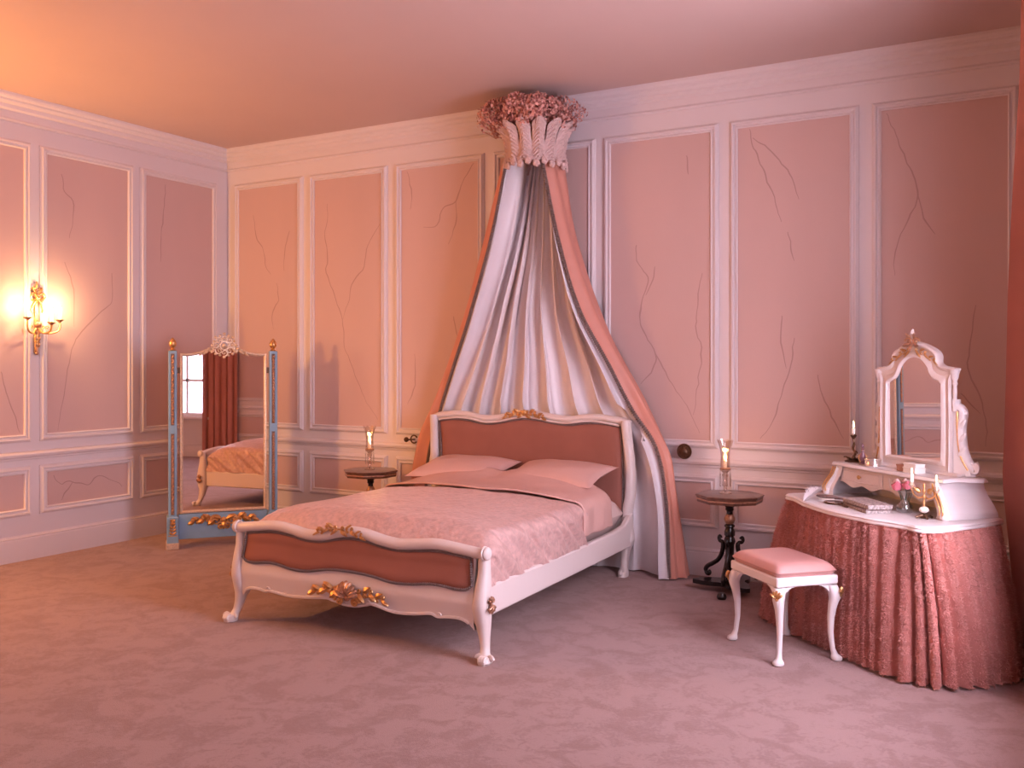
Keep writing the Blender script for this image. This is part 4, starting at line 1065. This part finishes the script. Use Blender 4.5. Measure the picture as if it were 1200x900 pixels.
# quill
q = item('feather_quill', 'fluffy white feather quill lying at the left end of the table top', 'feather', -.40, .05, TZ, .3)
mb = MB(); mb.tube(spline([(.10,-.17,.004),(.03,-.06,.010),(-.03,.06,.03),(-.06,.17,.035)], 5), .0025, 5); mb.build('shaft', 'feather', q)
mb = MB(); rnd = random.Random(5); V = []; F = []
for k in range(620):
    t = rnd.random(); x = lerp(.085, -.06, t**.9); y = lerp(-.14, .17, t); z = .005+.03*t; s = rnd.choice((-1, 1)); L = .075*sin(PI*min(1, .1+t*.85))*rnd.uniform(.6, 1.1)
    d = Vector((s*rnd.uniform(.5,1), rnd.uniform(.3,.8), rnd.uniform(.0,.75))).normalized(); p = Vector((x, y, z)); e = p+d*L; e.z = max(.002, e.z); o = len(V); V += [tuple(p), tuple(p+Vector((0,.006,0))), tuple(e)]; F.append((o, o+1, o+2))
mb.add(V, F); mb.build('barbs', 'feather', q, smooth=False)['kind'] = 'stuff'
# hairbrush, hand mirror, dark slim book
hb_ = item('hair_brush', 'dark backed hair brush beside the white feather', 'hairbrush', -.30, .10, TZ, .55)
MB().lathe([(.001,.012),(.7,.012),(1,.018),(.9,.026),(.001,.028)], 24, sx=.062, sy=.028).build('brush_head', 'bookdark', hb_)
MB().lathe([(.001,.0),(.85,.0),(.9,.012),(.001,.012)], 24, sx=.055, sy=.023).build('bristles', 'wax', hb_)
MB().tube([(.05,0,.018),(.09,0,.016),(.14,0,.014),(.16,0,.013)], [.010,.006,.008,.004], 8).build('handle', 'bookdark', hb_)
hm = item('hand_mirror', 'silver hand mirror lying flat between brush and stacked boxes', 'hand mirror', -.17, .06, TZ, -.15)
MB().lathe([(.001,.001),(.9,.001),(1,.006),(.95,.011),(.85,.010)], 28, sx=.062, sy=.052).build('mirror_back', 'bronze', hm)
MB().lathe([(.001,.0095),(.86,.010),(.001,.0105)], 28, sx=.062, sy=.052).build('glass', 'mirror', hm)
MB().tube([(.055,0,.006),(.09,0,.006),(.13,0,.006),(.165,0,.006)], [.008,.005,.007,.004], 8).build('handle', 'bronze', hm)
cb = item('comb', 'small dark comb lying behind the hand mirror', 'comb', -.13, .165, TZ, .1)
mb = MB().box(-.07, .07, .012, .022, 0, .005)
for k in range(36): mb.box(-.069+k*.0038, -.067+k*.0038, -.012, .013, .001, .004)
mb.build('comb_body', 'bookdark', cb, smooth=False)
bk = None
for k in range(2):
    bk = item('patterned_box', ('lower' if k == 0 else 'upper')+' of two flat patterned boxes stacked on the table top', 'box', .055+.006*k, .105, TZ+.0225*k, -.22+.05*k, 'patterned boxes on the table top')
    MB().box(-.145, .145, -.066, .066, 0, .0145, .002).build('box_base', 'book', bk, angle=30); MB().box(-.147, .147, -.068, .068, .0145, .0215, .002).build('lid', 'bookdark' if k == 0 else 'book', bk, angle=30)
# vase with roses
v = item('glass_vase', 'small clear glass vase holding pink roses', 'vase', .19, .24, TZ)
MB().lathe([(.001,.0005),(.038,.0005),(.044,.010),(.044,.024),(.036,.040),(.020,.054),(.017,.066),(.022,.085),(.033,.106),(.040,.116)], 28).build('vase_body', 'dimglass', v)
MB().lathe([(.001,.004),(.036,.006),(.040,.022),(.032,.038),(.001,.04)], 24).build('water', 'glass', v)
for k, (x, y, z, c, r) in enumerate([(-.050,-.008,.148,'petalw',.028),(-.014,-.036,.136,'petal',.032),(-.006,.016,.160,'petalw',.027),(.040,-.014,.146,'petal',.029),(.034,.036,.140,'petalw',.022)]):
    rs = item('rose', ['pale rose at the left of the small bunch in the vase', 'deep pink rose at the front of the vase', 'pale rose standing highest in the vase', 'pink rose at the right side of the vase', 'small pale rose at the back of the vase'][k], 'rose', .19+x, .24+y, TZ+z, 0, 'roses in the vase')
    mb = MB()
    for L in range(4):
        rr = r*(.35+.22*L); n = 3+L
        for j in range(n):
            a = 2*PI*j/n+L*.6
            def f(u, w):
                b = a+(u-.5)*2*PI/n*1.35; q = rr*(.55+.5*w-.12*w*w*(1 if L > 2 else 2)); return (q*cos(b), q*sin(b), -r*.6+w*r*(1.35-.16*L)-abs(u-.5)**2*r*.6)
            mb.grid(f, 5, 4)
    mb.ball((0, 0, -r*.25), r*.5, 8, 6); mb.build('petals', c, rs, angle=70)
    MB().tube([(0,0,-r*.5),(-x*.35,-y*.35,-.045),(-x*.8,-y*.8,-z+.02)], .0018, 5).build('stem', 'leaf', rs)
# candelabrum
def flame(mb, c, h=.03):
    return mb.lathe([(.0005,0),(.004,.006),(.0045,.012),(.0025,h*.75),(.0004,h)], 8, c)
cd = item('candelabrum', 'gilt two-arm candelabrum with white ball stem at the right of the table top', 'candelabrum', .385, .20, TZ, PI/4-.3)
b = MB()
for k in range(4):
    a = PI/4+k*PI/2; b.tube(spline([(0,0,.016),(.02*cos(a),.02*sin(a),.012),(.042*cos(a),.042*sin(a),.004)], 4), [.009]*5+[.006]*4, 8)
b.lathe([(.001,0),(.02,.002),(.014,.012),(.008,.026),(.001,.03)], 16).build('foot', 'bronze', cd)
MB().lathe([(.006,.026),(.020,.034),(.024,.043),(.020,.053),(.007,.06)], 20).build('ceramic_ball', 'wax', cd)
MB().lathe([(.006,.058),(.004,.07),(.007,.08),(.004,.092),(.009,.108),(.004,.12),(.009,.135),(.003,.15),(.006,.165),(.001,.178)], 14).build('stem', 'gold', cd)
for s, hz in ((-1, .165), (1, .150)):
    ar = MB().tube(spline([(0,0,.115),(s*.022,0,.10),(s*.048,0,.112),(s*.062,0,.14),(s*.062,0,hz-.015)], 6), .0045, 8)
    ar.scroll((s*.03,0,.135), (s,0,0), (0,0,1), .018, 1.3, .004); ar.leafblob((s*.02,0,.13), (s*.05,-.004,.155), .010, .008, (0,-1,0)); a = ar.build('arm', 'gold', cd)
    MB().lathe([(.004,-.018),(.010,-.008),(.017,.0),(.015,.003),(.010,.0),(.010,.014),(.001,.014)], 14, (s*.062, 0, hz)).build('candle_cup', 'palegold', a)
    MB().lathe([(.001,.004),(.0095,.004),(.0095,.052 if s < 0 else .042),(.001,.054 if s < 0 else .044)], 12, (s*.062, 0, hz)).build('candle', 'wax', a)
    flame(MB(), (s*.062, 0, hz+(.055 if s < 0 else .045))).build('flame', 'flame', a)
# things on the shelf
cs = item('candlestick', 'dark bronze candlestick with one lit candle at the left end of the shelf', 'candlestick', -.405, .355, SZ)
b = MB().lathe([(.001,0),(.05,.001),(.052,.006),(.03,.014),(.012,.022),(.008,.04)], 20)
for k in range(5): a = 2*PI*k/5; b.leafblob((.02*cos(a), .02*sin(a), .012), (.058*cos(a), .058*sin(a), .016), .014, .010, (0,0,1))
b.build('base', 'bronze', cs)
b = MB().tube(spline([(0,0,.03),(.014,0,.055),(-.006,0,.08),(.004,0,.11),(0,0,.135)], 6), .007, 8); b.scroll((.018,0,.05), (1,0,0), (0,0,1), .018, 1.2, .004); b.leafblob((0,0,.08), (.022,0,.105), .008, .006, (0,-1,0)); b.build('stem', 'bronze', cs)
MB().lathe([(.006,.13),(.010,.14),(.019,.155),(.016,.158),(.011,.15),(.011,.165),(.001,.165)], 16).build('candle_cup', 'bronze', cs)
MB().lathe([(.001,.158),(.011,.158),(.011,.197),(.001,.199)], 14).build('candle', 'wax', cs); flame(MB(), (0,0,.20), .042).build('flame', 'flame', cs)
pb = item('perfume_bottle', 'round amber glass perfume bottle between candlestick and plum bottle', 'bottle', -.325, .36, SZ)
MB().lathe([(.001,0),(.020,.0),(.018,.006),(.022,.012),(.028,.03),(.026,.046),(.014,.056),(.008,.060),(.008,.068)], 20).build('bottle_body', 'amber', pb); MB().lathe([(.006,.066),(.011,.070),(.010,.078),(.003,.084),(.001,.092)], 14).build('stopper', 'palegold', pb)
pb = item('perfume_bottle', 'slim dark plum perfume bottle with pointed stopper beside the mirror bracket', 'bottle', -.285, .33, SZ)
MB().lathe([(.001,0),(.016,.0),(.017,.008),(.010,.014),(.018,.03),(.016,.05),(.008,.064),(.006,.08)], 18).build('bottle_body', 'plumglass', pb); MB().lathe([(.005,.078),(.009,.084),(.004,.092),(.009,.102),(.002,.118),(.001,.122)], 12).build('stopper', 'plumglass', pb)
tb = item('trinket_box', 'round polished silver box in front of the arched mirror', 'box', -.172, .315, SZ)
MB().lathe([(.001,0),(.044,0),(.046,.003),(.044,.006),(.044,.034),(.001,.034)], 32).build('box_body', 'silver', tb); MB().lathe([(.046,.034),(.047,.037),(.046,.043),(.040,.046),(.001,.047)], 32).lathe([(.0465,.036),(.048,.0375),(.0465,.039)], 32).build('lid', 'silver', tb)
for k, (nm, lb, mt, x0, x1, y0, y1, z0, z1) in enumerate([
    ('small_box', 'plain white box, the lower of two on the shelf in front of the mirror', 'paper', .115, .215, .285, .35, 0, .030),
    ('small_box', 'cream box resting on top of the white box in front of the mirror', 'paper', .118, .212, .288, .348, .0305, .050)]):
    t = item(nm, lb, 'box', .165, .318, SZ+z0, -.05+.06*k, 'white boxes on the shelf')
    hx, hy, h = (x1-x0)/2, (y1-y0)/2, z1-z0
    MB().box(-hx, hx, -hy, hy, 0, h*.7, .002).build('box_base', mt, t, angle=30); MB().box(-hx-.002, hx+.002, -hy-.002, hy+.002, h*.7, h, .002).build('lid', mt, t, angle=30)
t = item('wooden_box', 'small reddish wooden box just left of the white boxes on the shelf', 'box', .075, .335, SZ, .05)
MB().box(-.035, .035, -.03, .03, 0, .026, .002).build('box_base', 'woodbox', t, angle=30); MB().box(-.037, .037, -.032, .032, .026, .036, .002).build('lid', 'woodbox', t, angle=30)
# cards standing before the mirror seen in its reflection are the boxes' backs

# ================================================================ LIGHT AND CAMERA
w = bpy.data.worlds.new('World'); SC.world = w; w.use_nodes = True
w.node_tree.nodes['Background'].inputs[0].default_value = (.9, .85, .95, 1); w.node_tree.nodes['Background'].inputs[1].default_value = .3
def setem(name, col, st):
    e = [n for n in M[name].node_tree.nodes if n.type == 'EMISSION'][0]; e.inputs[0].default_value = (*col, 1); e.inputs[1].default_value = st
setem('pane', (.90, .81, 1.0), 21); setem('pane2', (.90, .81, 1.0), 6)
cam = bpy.data.cameras.new('Camera'); co = bpy.data.objects.new('Camera', cam); COL.objects.link(co)
cam.sensor_fit = 'HORIZONTAL'; cam.sensor_width = 36; cam.lens = 36*1100/1200
cam.shift_y = -(450-425)/1200
co.location = (6.955, -6.648, 1.55); co.rotation_euler = (PI/2, 0, math.radians(29.4)); cam.clip_start = .05
SC.camera = co
SC.view_settings.view_transform = 'Standard'; SC.view_settings.look = 'None'; SC.view_settings.gamma = 1; SC.view_settings.use_curve_mapping = False
SC.view_settings.exposure = 0
SC.cycles.use_denoising = True
SC.cycles.max_bounces = 8; SC.cycles.diffuse_bounces = 3; SC.cycles.transparent_max_bounces = 12
SC.cycles.sample_clamp_indirect = 6
